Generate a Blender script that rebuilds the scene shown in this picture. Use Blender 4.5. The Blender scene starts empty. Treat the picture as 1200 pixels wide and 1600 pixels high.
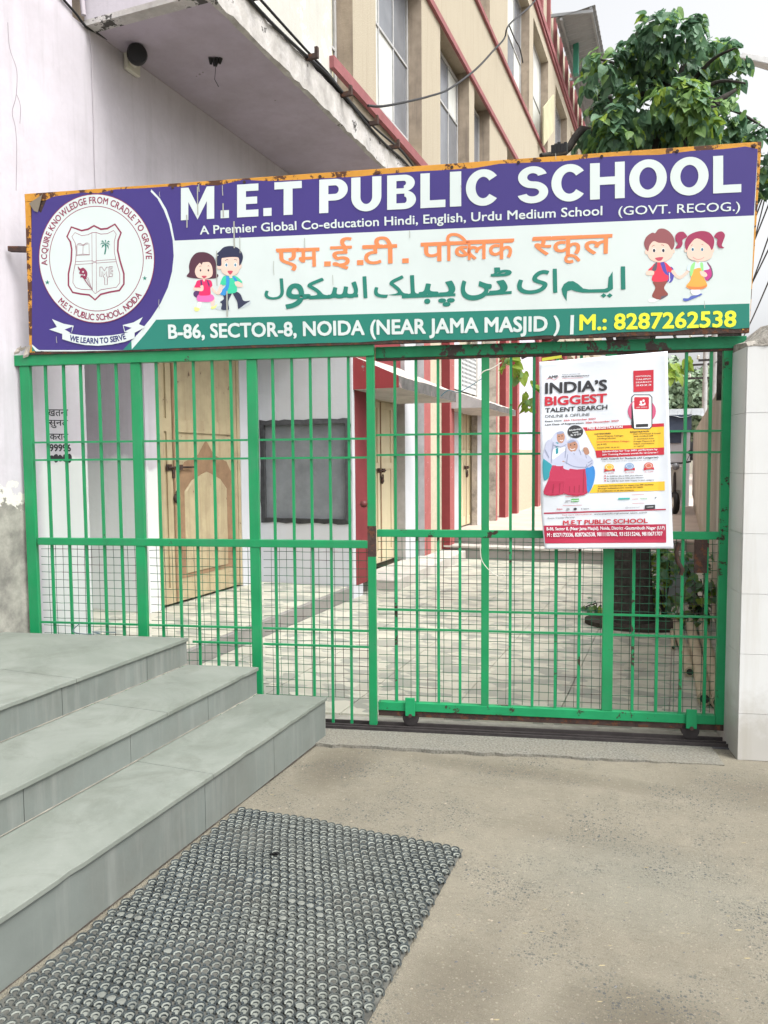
import bpy, bmesh, math, random
import numpy as np
from mathutils import Vector, Matrix, Euler
random.seed(7)
R_ = math.radians
sc = bpy.context.scene
COL = sc.collection

# ------------------------------------------------------------------ camera
F_PX = 1180.0
CAMH = 1.5
_vy = Vector((462, -84, F_PX)).normalized()
_dn = Vector((132, 17100, F_PX)).normalized()
_dn = (_dn - _dn.dot(_vy) * _vy).normalized()
_up = -_dn
_xx = _vy.cross(_up)
if _xx.x < 0: _xx = -_xx
ROT = Matrix((_xx, _vy, _up))            # world = ROT @ (x right, y down, z forward)
CAMP = Vector((0, 0, CAMH))
cam = bpy.data.cameras.new('camera'); cam_ob = bpy.data.objects.new('camera', cam); COL.objects.link(cam_ob)
cam.sensor_fit = 'VERTICAL'; cam.sensor_height = 32.0; cam.lens = 32.0 * F_PX / 1600.0
cam.clip_end = 2000
cr = ROT @ Vector((1, 0, 0)); cu = ROT @ Vector((0, -1, 0)); cb = ROT @ Vector((0, 0, -1))
m3 = Matrix((cr, cu, cb)).transposed()
cam_ob.matrix_world = Matrix.Translation(CAMP) @ m3.to_4x4()
sc.camera = cam_ob

# ------------------------------------------------------------------ sky, sun, exposure
SUN_EL, SUN_AZ = 58.0, 110.0     # azimuth clockwise from +Y
w = bpy.data.worlds.new('World'); sc.world = w; w.use_nodes = True
nt = w.node_tree; nt.nodes.clear()
sky = nt.nodes.new('ShaderNodeTexSky'); sky.sky_type = 'NISHITA'; sky.sun_disc = False
sky.sun_elevation = R_(SUN_EL); sky.sun_rotation = R_(SUN_AZ); sky.dust_density = 7.0; sky.air_density = 1.0; sky.ozone_density = 1.0
hs = nt.nodes.new('ShaderNodeHueSaturation'); hs.inputs['Saturation'].default_value = 0.10
bg = nt.nodes.new('ShaderNodeBackground'); bg.inputs['Strength'].default_value = 0.15
wo = nt.nodes.new('ShaderNodeOutputWorld')
nt.links.new(sky.outputs[0], hs.inputs['Color']); nt.links.new(hs.outputs[0], bg.inputs[0]); nt.links.new(bg.outputs[0], wo.inputs[0])
sl = bpy.data.lights.new('sun', 'SUN'); sl.energy = 0.5; sl.angle = R_(20); sl.color = (1.0, 0.98, 0.88)
so = bpy.data.objects.new('sun', sl); COL.objects.link(so)
_sd = Vector((math.sin(R_(SUN_AZ)) * math.cos(R_(SUN_EL)), math.cos(R_(SUN_AZ)) * math.cos(R_(SUN_EL)), math.sin(R_(SUN_EL))))
so.rotation_euler = _sd.to_track_quat('Z', 'Y').to_euler(); so.location = (6, -4, 12)
vs = sc.view_settings; vs.view_transform = 'Standard'; vs.look = 'None'; vs.gamma = 1.0; vs.exposure = 1.26; vs.use_curve_mapping = False
sc.cycles.max_bounces = 8

# ------------------------------------------------------------------ measuring helpers (photo pixel -> point on a real plane)
def ray(px, py): return ROT @ Vector((px - 600, py - 800, F_PX))
def on_z(px, py, z=0.0):
    d = ray(px, py); return CAMP + d * ((z - CAMH) / d.z)
def on_x(px, py, x):
    d = ray(px, py); return CAMP + d * (x / d.x)
def on_y(px, py, y):
    d = ray(px, py); return CAMP + d * (y / d.y)

class Frame:
    """a flat surface: origin, s (right), t (up), n (towards the viewer)"""
    def __init__(s, o, S, T):
        s.o = Vector(o); s.S = Vector(S).normalized(); s.T = Vector(T).normalized(); s.N = s.S.cross(s.T)
        if (CAMP - s.o).dot(s.N) < 0: s.N = -s.N
    def px(s, x, y):
        d = ray(x, y); k = (s.o - CAMP).dot(s.N) / d.dot(s.N); p = CAMP + d * k - s.o
        return Vector((p.dot(s.S), p.dot(s.T)))
    def w(s, a, b, l=0.0): return s.o + s.S * a + s.T * b + s.N * l

# ------------------------------------------------------------------ materials
MATS = {}
def L(nt, a, b): nt.links.new(a, b)
def mat(name, col, rough=0.75, var=0.12, scale=3.0, bump=0.15, bscale=60.0, metal=0.0, spec=0.3,
        dirt=None, dirt_amt=0.5, dirt_scale=2.0, chip=None, chip_amt=0.4, chip_scale=12.0, streak=None, extra=None, trans=0.0):
    if name in MATS: return MATS[name]
    m = bpy.data.materials.new(name); m.use_nodes = True; nt = m.node_tree; N = nt.nodes
    b = N['Principled BSDF']; b.inputs['Roughness'].default_value = rough; b.inputs['Metallic'].default_value = metal
    b.inputs['Specular IOR Level'].default_value = spec
    geo = N.new('ShaderNodeNewGeometry'); pos = geo.outputs['Position']
    def noise(sc_, det=6, rg=0.6, vec=None, dist=0.0):
        n = N.new('ShaderNodeTexNoise'); n.inputs['Scale'].default_value = sc_; n.inputs['Detail'].default_value = det
        n.inputs['Roughness'].default_value = rg; n.inputs['Distortion'].default_value = dist; L(nt, vec or pos, n.inputs['Vector']); return n.outputs['Fac']
    def ramp(v, a, c):
        r = N.new('ShaderNodeMapRange'); r.inputs['From Min'].default_value = a; r.inputs['From Max'].default_value = c; L(nt, v, r.inputs['Value']); return r.outputs[0]
    def mix(f, a, c):
        x = N.new('ShaderNodeMix'); x.data_type = 'RGBA'
        if hasattr(f, 'links'): L(nt, f, x.inputs[0])
        else: x.inputs[0].default_value = f
        for i, q in ((6, a), (7, c)):
            if hasattr(q, 'links'): L(nt, q, x.inputs[i])
            else: x.inputs[i].default_value = (*q[:3], 1)
        return x.outputs[2]
    def mul(a, k):
        x = N.new('ShaderNodeMath'); x.operation = 'MULTIPLY'; L(nt, a, x.inputs[0])
        if hasattr(k, 'links'): L(nt, k, x.inputs[1])
        else: x.inputs[1].default_value = k
        return x.outputs[0]
    c = Vector(col[:3]) * .95
    out = mix(ramp(noise(scale), 0.3, 0.7), tuple(c * (1 - var)), tuple(min(1, q * (1 + var)) for q in c))
    if dirt:
        out = mix(mul(ramp(noise(dirt_scale, 8, 0.7), 0.45, 0.75), dirt_amt), out, dirt)
    if streak:
        mp = N.new('ShaderNodeMapping'); mp.inputs['Scale'].default_value = (9, 9, 0.6); L(nt, pos, mp.inputs[0])
        out = mix(mul(ramp(noise(1.6, 6, 0.65, mp.outputs[0]), 0.5, 0.75), streak[1]), out, streak[0])
    h = noise(bscale, 5, 0.6)
    if chip:
        f = ramp(noise(chip_scale, 8, 0.72), 1 - chip_amt, 1 - chip_amt + 0.02)
        out = mix(f, out, mix(noise(chip_scale * 6), tuple(Vector(chip) * 0.6), chip))
    if extra: out = extra(dict(nt=nt, N=N, pos=pos, noise=noise, ramp=ramp, mix=mix, mul=mul, out=out, b=b))
    L(nt, out, b.inputs['Base Color'])
    if trans: b.inputs['Transmission Weight'].default_value = trans
    if bump:
        bp = N.new('ShaderNodeBump'); bp.inputs['Strength'].default_value = bump; bp.inputs['Distance'].default_value = 0.01
        L(nt, h, bp.inputs['Height']); L(nt, bp.outputs[0], b.inputs['Normal'])
    MATS[name] = m; return m
def flat(name, col, rough=0.55): return mat(name, col, rough=rough, var=0.05, scale=8, bump=0)

def sep(c, ax):
    s = c['N'].new('ShaderNodeSeparateXYZ'); L(c['nt'], c['pos'], s.inputs[0]); return s.outputs[ax]
def math_(c, op, a, b_=0.0):
    x = c['N'].new('ShaderNodeMath'); x.operation = op
    for i, q in ((0, a), (1, b_)):
        if hasattr(q, 'links'): L(c['nt'], q, x.inputs[i])
        else: x.inputs[i].default_value = q
    return x.outputs[0]
def wall_extra(c):
    z = sep(c, 2); y = sep(c, 1)
    wob = math_(c, 'MULTIPLY', c['noise'](2.2, 5), 0.5)
    lim = math_(c, 'ADD', math_(c, 'ADD', wob, 1.28), 0.0)
    below = c['ramp'](math_(c, 'SUBTRACT', lim, z), 0.0, 0.05)
    behind = c['ramp'](y, 3.50, 3.56)
    o = c['mix'](c['mul'](below, behind), c['out'], (0.62, 0.64, 0.63))
    # plaster fallen away low on the street side
    pw = math_(c, 'MULTIPLY', c['noise'](3.2, 8, 0.68), 1.5)
    pl = math_(c, 'SUBTRACT', math_(c, 'ADD', pw, 0.56), z)
    front = c['ramp'](y, 3.44, 3.40)
    f = c['mul'](c['ramp'](pl, 0.0, 0.03), front)
    f2 = c['mul'](c['ramp'](pl, -0.09, -0.07), front)
    o = c['mix'](f2, o, (0.62, 0.60, 0.54))
    g = c['mix'](c['ramp'](c['noise'](7, 8, 0.7), 0.35, 0.65), (0.16, 0.155, 0.14), (0.34, 0.33, 0.29))
    return c['mix'](f, o, g)
M_LILAC = mat('lilac_wall_paint', (0.535, 0.505, 0.55), rough=0.85, var=0.06, scale=1.2, bump=0.25, bscale=25, dirt=(0.36, 0.335, 0.36), dirt_amt=0.55, dirt_scale=1.7, streak=((0.33, 0.315, 0.33), 0.4), extra=wall_extra)
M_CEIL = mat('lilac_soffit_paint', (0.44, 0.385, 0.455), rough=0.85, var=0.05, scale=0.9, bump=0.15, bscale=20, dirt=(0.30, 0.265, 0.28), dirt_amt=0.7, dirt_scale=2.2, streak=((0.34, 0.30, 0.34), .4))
M_WHITEWASH = mat('whitewash', (0.56, 0.575, 0.61), rough=0.9, var=0.05, scale=2, bump=0.2, bscale=30, dirt=(0.5, 0.5, 0.5), dirt_amt=0.4, dirt_scale=2.4)
M_SLATE = mat('grey_board', (0.18, 0.197, 0.215), rough=0.7, var=0.2, scale=2.4, bump=0.08, dirt=(0.29, 0.31, 0.325), dirt_amt=0.6, dirt_scale=3)
M_CEMENT_D = mat('dark_cement', (0.058, 0.06, 0.064), rough=0.9, var=0.3, scale=12, bump=0.6, bscale=40)
M_WEATHER = mat('weathered_concrete', (0.42, 0.40, 0.38), rough=0.95, var=0.2, scale=8, bump=0.5, bscale=50, dirt=(0.66, 0.64, 0.64), dirt_amt=0.9, dirt_scale=5, chip=(0.09, 0.085, 0.08), chip_amt=0.42, chip_scale=5)
M_CONC = mat('pale_concrete', (0.50, 0.47, 0.43), rough=0.95, var=0.12, scale=5, bump=0.3, bscale=60, dirt=(0.22, 0.2, 0.18), dirt_amt=0.5, dirt_scale=3)
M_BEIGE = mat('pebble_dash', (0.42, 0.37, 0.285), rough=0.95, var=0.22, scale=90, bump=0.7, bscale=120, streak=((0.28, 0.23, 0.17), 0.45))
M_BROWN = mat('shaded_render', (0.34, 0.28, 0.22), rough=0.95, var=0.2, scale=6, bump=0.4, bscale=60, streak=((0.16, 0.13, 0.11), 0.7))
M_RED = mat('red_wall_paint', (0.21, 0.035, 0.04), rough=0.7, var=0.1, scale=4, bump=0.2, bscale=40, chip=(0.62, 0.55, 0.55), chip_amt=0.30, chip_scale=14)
M_REDL = mat('lit_red_paint', (0.36, 0.11, 0.105), rough=0.8, var=0.12, scale=6, bump=0.25, bscale=40, chip=(0.7, 0.62, 0.6), chip_amt=0.36, chip_scale=16)  # lighter copy of the red, stronger light on yard-facing sides put into colour
M_PINK = mat('dull_red_band', (0.27, 0.10, 0.105), rough=0.85, var=0.15, scale=6, bump=0.2)
M_CREAM = mat('cream_wall', (0.50, 0.45, 0.34), rough=0.9, var=0.1, scale=20, bump=0.4, bscale=60)
M_GREYW = mat('grey_wall', (0.45, 0.44, 0.45), rough=0.9, var=0.15, scale=5, bump=0.3, dirt=(0.25, 0.24, 0.23), dirt_amt=0.5, dirt_scale=3)
M_STAIN = mat('mould_stained_wall', (0.48, 0.43, 0.38), rough=0.95, var=0.2, scale=5, bump=0.3, dirt=(0.07, 0.07, 0.065), dirt_amt=0.95, dirt_scale=3.5)
M_DOOR = mat('cream_door_paint', (0.45, 0.375, 0.235), rough=0.6, var=0.1, scale=3, bump=0.2, bscale=30, streak=((0.27, 0.19, 0.11), 0.75), dirt=(0.27, 0.21, 0.14), dirt_amt=0.6, dirt_scale=5, chip=(0.16, 0.10, 0.06), chip_amt=.36, chip_scale=10)
M_DOORS = mat('door_groove', (0.27, 0.17, 0.10), rough=0.8, var=0.2, scale=9, bump=0.1)  # groove brown carries the recess shading in its colour
M_DOORL = mat('pale_cream_steel', (0.64, 0.56, 0.38), rough=0.5, var=0.05, scale=3, bump=0.05, streak=((0.5, 0.38, 0.22), 0.4))
M_GREEN = mat('green_gate_enamel', (0.006, 0.235, 0.082), rough=0.42, var=0.12, scale=4, bump=0.06, bscale=30, spec=0.45, chip=(0.05, 0.025, 0.02), chip_amt=0.345, chip_scale=9, streak=((0.02, 0.17, 0.07), 0.6), dirt=(0.05, 0.20, 0.11), dirt_amt=.5, dirt_scale=6)
M_GREENW = mat('worn_green_enamel', (0.012, 0.25, 0.095), rough=0.5, var=0.15, scale=6, bump=0.1, bscale=30, chip=(0.045, 0.028, 0.022), chip_amt=0.415, chip_scale=7)
M_GREENX = mat('rusted_green_enamel', (0.012, 0.22, 0.095), rough=0.5, var=0.2, scale=6, bump=0.15, bscale=30, chip=(0.06, 0.04, 0.035), chip_amt=0.485, chip_scale=5)
M_MESH = mat('mesh_wire', (0.02, 0.12, 0.065), rough=0.5, var=0.5, scale=6, bump=0, chip=(0.05, 0.035, 0.03), chip_amt=0.45, chip_scale=3)
M_RUST = mat('rusty_iron', (0.055, 0.035, 0.03), rough=0.85, var=0.4, scale=20, bump=0.4, bscale=80, chip=(0.13, 0.055, 0.03), chip_amt=0.45, chip_scale=25)
M_IRON = mat('dark_iron', (0.035, 0.03, 0.03), rough=0.6, var=0.3, scale=20, bump=0.3, spec=0.4)
M_YEL = mat('yellow_sign_frame', (0.55, 0.26, 0.035), rough=0.6, var=0.15, scale=6, bump=0.2, chip=(0.10, 0.04, 0.02), chip_amt=0.47, chip_scale=9)
def kota_x(c):
    v = c['N'].new('ShaderNodeTexVoronoi'); v.inputs['Scale'].default_value = 55; L(c['nt'], c['pos'], v.inputs['Vector'])
    sp = c['mul'](c['ramp'](c['noise'](140, 3, .6), 0.64, 0.72), 0.25)
    o = c['mix'](c['mul'](c['ramp'](c['noise'](1.6, 8, .68, None, .8), .42, .64), .7), c['out'], (0.215, 0.232, 0.208))
    o = c['mix'](c['mul'](c['ramp'](c['noise'](2.9, 9, .74, None, 1.0), .50, .72), .5), o, (0.080, 0.088, 0.068))
    return c['mix'](sp, o, (0.32, 0.32, 0.29))
M_KOTA = mat('kota_stone', (0.160, 0.178, 0.155), rough=0.62, var=0.12, scale=2.2, bump=0.07, bscale=35, spec=0.4, extra=kota_x)
M_KOTAR = mat('kota_riser', (0.150, 0.168, 0.155), rough=0.7, var=0.14, scale=2.6, bump=0.08, bscale=35, streak=((0.225, 0.235, 0.218), 0.6), dirt=(0.11, 0.105, 0.09), dirt_amt=0.45, dirt_scale=3.5)
M_GROUTD = mat('dull_mortar', (0.20, 0.19, 0.16), rough=.95, var=.3, scale=20, bump=.3)
M_GROUT = mat('grout', (0.34, 0.33, 0.29), rough=0.95, var=0.2, scale=15, bump=0.3)
def ground_x(c):
    def blob(x, y, rx, ry):
        dx = math_(c, 'MULTIPLY', math_(c, 'SUBTRACT', X_, x), 1 / rx); dy = math_(c, 'MULTIPLY', math_(c, 'SUBTRACT', Y_, y), 1 / ry)
        d = math_(c, 'ADD', math_(c, 'POWER', math_(c, 'ABSOLUTE', dx), 2.0), math_(c, 'POWER', math_(c, 'ABSOLUTE', dy), 2.0))
        return c['ramp'](math_(c, 'ADD', d, math_(c, 'MULTIPLY', c['noise'](4, 5, .65), .9)), 1.5, .35)
    X_, Y_ = sep(c, 0), sep(c, 1)
    o = c['out']
    o = c['mix'](c['mul'](c['ramp'](c['noise'](0.8, 6, .62), .42, .7), .45), o, (0.150, 0.134, 0.103))
    for q, k_ in (((-.05, 2.0, .30, .22), .8), ((-.55, 1.9, .20, .42), .6), ((.35, 1.6, .5, .25), .75), ((.5, 3.7, .6, .25), .5), ((-1.55, 3.3, .2, .35), .75), ((-.6, 3.55, .9, .10), .5), ((-.3, 3.0, .5, .12), .3)):
        o = c['mix'](c['mul'](blob(*q), k_), o, (0.118, 0.103, 0.078))
    o = c['mix'](c['mul'](blob(-.1, 2.75, .55, .35), .35), o, (0.205, 0.215, 0.185))
    mp = c['N'].new('ShaderNodeMapping'); mp.inputs['Scale'].default_value = (22, 60, 22); L(c['nt'], c['pos'], mp.inputs[0])
    o = c['mix'](c['mul'](c['ramp'](c['noise'](1.0, 6, .8, mp.outputs[0]), .54, .66), .42), o, (0.115, 0.103, 0.082))
    o = c['mix'](c['mul'](c['ramp'](c['noise'](1.3, 6, .8, mp.outputs[0], .5), .58, .68), .40), o, (0.33, 0.305, 0.24))
    o = c['mix'](c['mul'](c['ramp'](c['noise'](300, 2, .8), .52, .64), .5), o, (0.10, 0.09, 0.07))
    for sc_, th, rad, k_ in ((70, .72, .42, .85), (125, .66, .42, .8), (210, .7, .5, .7)):
        v = c['N'].new('ShaderNodeTexVoronoi'); v.inputs['Scale'].default_value = sc_; L(c['nt'], c['pos'], v.inputs['Vector'])
        s_ = c['N'].new('ShaderNodeSeparateColor'); L(c['nt'], v.outputs['Color'], s_.inputs[0])
        dk = c['mul'](c['ramp'](s_.outputs[0], th, th + .04), c['ramp'](v.outputs['Distance'], rad, rad * .7))
        o = c['mix'](c['mul'](c['mul'](dk, c['ramp'](c['noise'](2.2, 4, .7), .46, .58)), k_), o, (0.075, 0.082, 0.082))
        lt = c['mul'](c['ramp'](s_.outputs[1], .86, .90), c['ramp'](v.outputs['Distance'], rad * .8, rad * .6))
        o = c['mix'](c['mul'](lt, .35), o, (0.36, 0.33, 0.26))
    return o
M_GROUND = mat('rough_concrete_road', (0.250, 0.229, 0.180), rough=0.95, var=0.08, scale=7, bump=0.8, bscale=260, spec=0.15, extra=ground_x)
def terr_x(c):
    mp = c['N'].new('ShaderNodeMapping'); mp.inputs['Scale'].default_value = (6.5, 10.5, 1); mp.inputs['Rotation'].default_value = (0, 0, .12); L(c['nt'], c['pos'], mp.inputs[0])
    v = c['N'].new('ShaderNodeTexVoronoi'); v.distance = 'MANHATTAN'; v.inputs['Scale'].default_value = 1.0; v.inputs['Randomness'].default_value = .62; L(c['nt'], mp.outputs[0], v.inputs['Vector'])
    s = c['N'].new('ShaderNodeSeparateColor'); L(c['nt'], v.outputs['Color'], s.inputs[0])
    o = c['mix'](c['ramp'](s.outputs[0], .45, .55), (0.40, 0.392, 0.325), (0.47, 0.46, 0.385))
    o = c['mix'](c['ramp'](s.outputs[1], .66, .70), o, (0.275, 0.285, 0.245))
    o = c['mix'](c['mul'](c['ramp'](c['noise'](1.2, 6), .5, .7), .5), o, (0.36, 0.34, 0.29))
    return o
M_TILE = mat('mosaic_tile', (0.5, 0.5, 0.4), rough=0.5, var=0.1, scale=3, bump=0.05, spec=0.4, extra=terr_x)
M_GRAN = mat('grey_apron_concrete', (0.178, 0.172, 0.148), rough=0.9, var=0.5, scale=95, bump=0.7, bscale=110, dirt=(0.2, 0.18, 0.14), dirt_amt=.5, dirt_scale=4)
M_WTILE = mat('white_wall_tile', (0.60, 0.61, 0.61), rough=0.35, var=0.05, scale=2, bump=0.02, spec=0.5, streak=((0.43, 0.41, 0.36), 0.5), extra=lambda c: c['mix'](c['mul'](c['ramp'](math_(c, 'SUBTRACT', math_(c, 'MULTIPLY', c['noise'](9, 6, .7), .5), sep(c, 2)), -.12, .12), .5), c['out'], (0.25, 0.22, 0.17)))
def rub_x(c):
    z = sep(c, 2)
    o = c['mix'](c['mul'](c['ramp'](c['noise'](26, 6, .7), .5, .75), .45), c['out'], (0.18, 0.19, 0.17))
    return c['mix'](c['mul'](c['ramp'](c['noise'](1.3, 5), .48, .68), .4), o, (0.13, 0.132, 0.115))
M_RUB = mat('rubber', (0.042, 0.052, 0.056), rough=0.85, var=0.4, scale=14, bump=0.4, bscale=90, spec=0.2, extra=rub_x)
M_RUBL = mat('dusty_rubber', (0.175, 0.185, 0.165), rough=0.8, var=0.35, scale=16, bump=0.3, bscale=90)
M_RUBD = mat('mat_base', (0.09, 0.09, 0.08), rough=0.9, var=0.4, scale=10, bump=0.3)
M_FILL = mat('cement_filled_cup', (0.17, 0.178, 0.16), rough=0.9, var=0.2, scale=30, bump=0.3)
M_SHEETM = mat('pale_steel_sheet', (0.60, 0.61, 0.58), rough=0.5, var=0.08, scale=2, bump=0.05, streak=((0.40, 0.37, 0.31), 0.6))
M_SHEETG = mat('grey_window_glass', (0.17, 0.18, 0.20), rough=0.25, var=0.2, scale=2, bump=0.03, spec=0.6)
M_SHEETY = mat('yellowed_sheet', (0.48, 0.46, 0.30), rough=0.6, var=0.12, scale=3, bump=0.05, streak=((0.33, 0.29, 0.18), 0.6))
M_FRAMEM = mat('window_frame_metal', (0.42, 0.42, 0.42), rough=0.5, var=0.15, scale=8, bump=0.05)
M_ROOF = mat('grey_roof_sheet', (0.27, 0.285, 0.30), rough=0.6, var=0.1, scale=2, bump=0.1)
M_TEAL = mat('teal_steel_post', (0.05, 0.24, 0.17), rough=0.5)
M_BARK = mat('dark_bark', (0.045, 0.04, 0.036), rough=0.95, var=0.5, scale=18, bump=1.0, bscale=35)
M_SOIL = mat('dark_soil', (0.05, 0.042, 0.035), rough=0.95, var=0.4, scale=20, bump=0.8)
M_LEAF = [mat('leaf_dark', (0.095, 0.185, 0.115), rough=0.5, var=0.35, scale=5, bump=0, spec=.4), mat('leaf_mid', (0.14, 0.26, 0.15), rough=0.5, var=0.3, scale=5, bump=0, spec=.4),
          mat('leaf_light', (0.20, 0.34, 0.11), rough=0.5, var=0.25, scale=5, bump=0, spec=.4), mat('leaf_yellow', (0.26, 0.37, 0.05), rough=0.5, var=0.2, scale=5, bump=0, spec=.4)]
for m_ in M_LEAF:
    nt_ = m_.node_tree; b_ = nt_.nodes['Principled BSDF']; o_ = [n for n in nt_.nodes if n.type == 'OUTPUT_MATERIAL'][0]
    tr = nt_.nodes.new('ShaderNodeBsdfTranslucent'); mx = nt_.nodes.new('ShaderNodeMixShader'); mx.inputs[0].default_value = 0.42
    L(nt_, b_.inputs['Base Color'].links[0].from_socket, tr.inputs[0]); L(nt_, b_.outputs[0], mx.inputs[1]); L(nt_, tr.outputs[0], mx.inputs[2]); L(nt_, mx.outputs[0], o_.inputs[0])
M_FARLEAF = mat('far_leaf', (0.22, 0.30, 0.19), rough=0.7, var=0.4, scale=0.8, bump=0)  # paler green, distance haze put into the leaf colour
M_PLAST = mat('fibreglass_sheet', (0.46, 0.42, 0.36), rough=0.5, var=0.1, scale=1.5, bump=0.05, streak=((0.30, 0.27, 0.22), 0.6), spec=.4)
M_PLASTU = mat('dull_lower_sheet', (0.40, 0.36, 0.29), rough=0.6, var=0.1, scale=2, bump=0.1, streak=((0.24, 0.21, 0.17), 0.6))
M_POLE = mat('tan_pole', (0.50, 0.43, 0.31), rough=0.7, var=0.12, scale=8, bump=0.15, dirt=(0.25, 0.2, 0.14), dirt_amt=.5, dirt_scale=7)
M_BLUEG = mat('blue_grey_slab', (0.22, 0.255, 0.27), rough=0.6, var=0.08, scale=3, bump=0.05)
M_BLACK = flat('black_plastic', (0.012, 0.012, 0.013), 0.4)
M_BLACKC = mat('black_cable', (0.02, 0.02, 0.022), rough=0.55, var=.2, bump=0)
M_WPLAST = flat('white_plastic', (0.62, 0.60, 0.53), 0.4)
M_STEELW = mat('painted_pipe', (0.50, 0.46, 0.50), rough=0.6)
M_TARP = mat('blue_tarp', (0.05, 0.065, 0.10), rough=0.6, var=.3, scale=2, bump=.3)
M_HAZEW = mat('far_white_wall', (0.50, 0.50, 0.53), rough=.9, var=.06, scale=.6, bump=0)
M_PINKFL = mat('pink_platform', (0.50, 0.42, 0.37), rough=.8, var=.12, scale=2, bump=.15)
M_CRACK = flat('crack_shadow', (0.26, 0.23, 0.25), .95)
M_TREADG = mat('grey_back_step', (0.25, 0.24, 0.225), rough=.85, var=.15, scale=3, bump=.15)

# ------------------------------------------------------------------ mesh builder
ROOTM = {}
class MB:
    def __init__(s): s.v = []; s.f = []; s.m = []; s.sm = []
    def add(s, vs, fs, m=0, smooth=False):
        o = len(s.v); s.v += [tuple(p) for p in vs]
        for f in fs: s.f.append(tuple(i + o for i in f)); s.m.append(m); s.sm.append(smooth)
        return s
    def box(s, x0, x1, y0, y1, z0, z1, m=0):
        v = [(x, y, z) for x in (x0, x1) for y in (y0, y1) for z in (z0, z1)]
        return s.add(v, [(0, 1, 3, 2), (4, 6, 7, 5), (0, 4, 5, 1), (2, 3, 7, 6), (0, 2, 6, 4), (1, 5, 7, 3)], m)
    def prism(s, lo, hi, m=0):                       # two matching loops of 3-D points
        n = len(lo); f = [tuple(range(n))[::-1], tuple(range(n, 2 * n))]
        f += [(i, (i + 1) % n, (i + 1) % n + n, i + n) for i in range(n)]
        return s.add(list(lo) + list(hi), f, m)
    def face(s, pts, m=0): return s.add(pts, [tuple(range(len(pts)))], m)
    def tube(s, pts, r, seg=8, m=0, smooth=True, cap=True):
        pts = [Vector(p) for p in pts]; n = len(pts); rr = r if isinstance(r, (list, tuple)) else [r] * n
        vs = []; a = None
        for i, p in enumerate(pts):
            d = (pts[min(i + 1, n - 1)] - pts[max(i - 1, 0)]).normalized()
            if a is None:
                a = d.cross(Vector((0, 0, 1)))
                if a.length < 1e-3: a = d.cross(Vector((1, 0, 0)))
            a = (a - a.dot(d) * d).normalized(); b = d.cross(a)
            for k in range(seg):
                t = 2 * math.pi * k / seg; vs.append(p + (a * math.cos(t) + b * math.sin(t)) * rr[i])
        fs = [(i * seg + k, i * seg + (k + 1) % seg, (i + 1) * seg + (k + 1) % seg, (i + 1) * seg + k) for i in range(n - 1) for k in range(seg)]
        s.add(vs, fs, m, smooth)
        if cap:
            s.add(vs[:seg], [tuple(range(seg))[::-1]], m); s.add(vs[-seg:], [tuple(range(seg))], m)
        return s
    def lathe(s, c, prof, seg=20, m=0, axis='Z'):    # prof: (radius, height)
        c = Vector(c); vs = []
        for r, h in prof:
            for k in range(seg):
                t = 2 * math.pi * k / seg; x, y = r * math.cos(t), r * math.sin(t)
                vs.append(c + (Vector((x, y, h)) if axis == 'Z' else Vector((h, x, y)) if axis == 'X' else Vector((x, h, y))))
        fs = [(i * seg + k, i * seg + (k + 1) % seg, (i + 1) * seg + (k + 1) % seg, (i + 1) * seg + k) for i in range(len(prof) - 1) for k in range(seg)]
        return s.add(vs, fs, m, True)
    def mesh(s, name, mats):
        me = bpy.data.meshes.new(name); me.from_pydata(s.v, [], s.f)
        for q in (mats if isinstance(mats, (list, tuple)) else [mats]): me.materials.append(q)
        me.polygons.foreach_set('material_index', s.m); me.polygons.foreach_set('use_smooth', s.sm); me.update()
        return me
    def build(s, name, mats, parent=None, bevel=0, fix=True):
        me = s.mesh(name, mats)
        if parent is not None: me.transform(ROOTM[parent.name].inverted())
        if fix:
            bm = bmesh.new(); bm.from_mesh(me); bmesh.ops.recalc_face_normals(bm, faces=bm.faces); bm.to_mesh(me); bm.free()
        ob = bpy.data.objects.new(name, me); COL.objects.link(ob)
        if parent is not None: ob.parent = parent; ROOTM[ob.name] = ROOTM[parent.name]
        else: ROOTM[ob.name] = Matrix.Identity(4)
        if bevel:
            b = ob.modifiers.new('bevel', 'BEVEL'); b.width = bevel; b.segments = 2; b.limit_method = 'ANGLE'
        return ob
def thing(name, label, cat, loc=(0, 0, 0), rot=(0, 0, 0), group=None):
    o = bpy.data.objects.new(name, None); COL.objects.link(o); o.location = loc; o.rotation_euler = rot
    o.empty_display_size = 0.1
    ROOTM[o.name] = Matrix.Translation(Vector(loc)) @ Euler(rot).to_matrix().to_4x4()
    return tag(o, label, cat, group)
def tag(o, label=None, cat=None, group=None, kind=None):
    for k, q in (('label', label), ('category', cat), ('group', group), ('kind', kind)):
        if q: o[k] = q
    return o
def inst(me, name, parent, loc=(0, 0, 0), rot=(0, 0, 0), scale=(1, 1, 1)):   # location in the parent's own axes
    o = bpy.data.objects.new(name, me); COL.objects.link(o); o.parent = parent
    o.location = loc; o.rotation_euler = rot; o.scale = scale; ROOTM[o.name] = ROOTM[parent.name]
    return o
def spline(pts, closed=True, k=5):
    n = len(pts); out = []
    P = [Vector(p) for p in pts]
    rng = range(n) if closed else range(n - 1)
    for i in rng:
        p0 = P[(i - 1) % n] if closed or i > 0 else P[0]; p1 = P[i]; p2 = P[(i + 1) % n]; p3 = P[(i + 2) % n] if closed or i + 2 < n else P[-1]
        for j in range(k):
            t = j / k
            out.append(0.5 * ((2 * p1) + (p2 - p0) * t + (2 * p0 - 5 * p1 + 4 * p2 - p3) * t * t + (3 * p1 - p0 - 3 * p2 + p3) * t ** 3))
    if not closed: out.append(P[-1])
    return out

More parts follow.
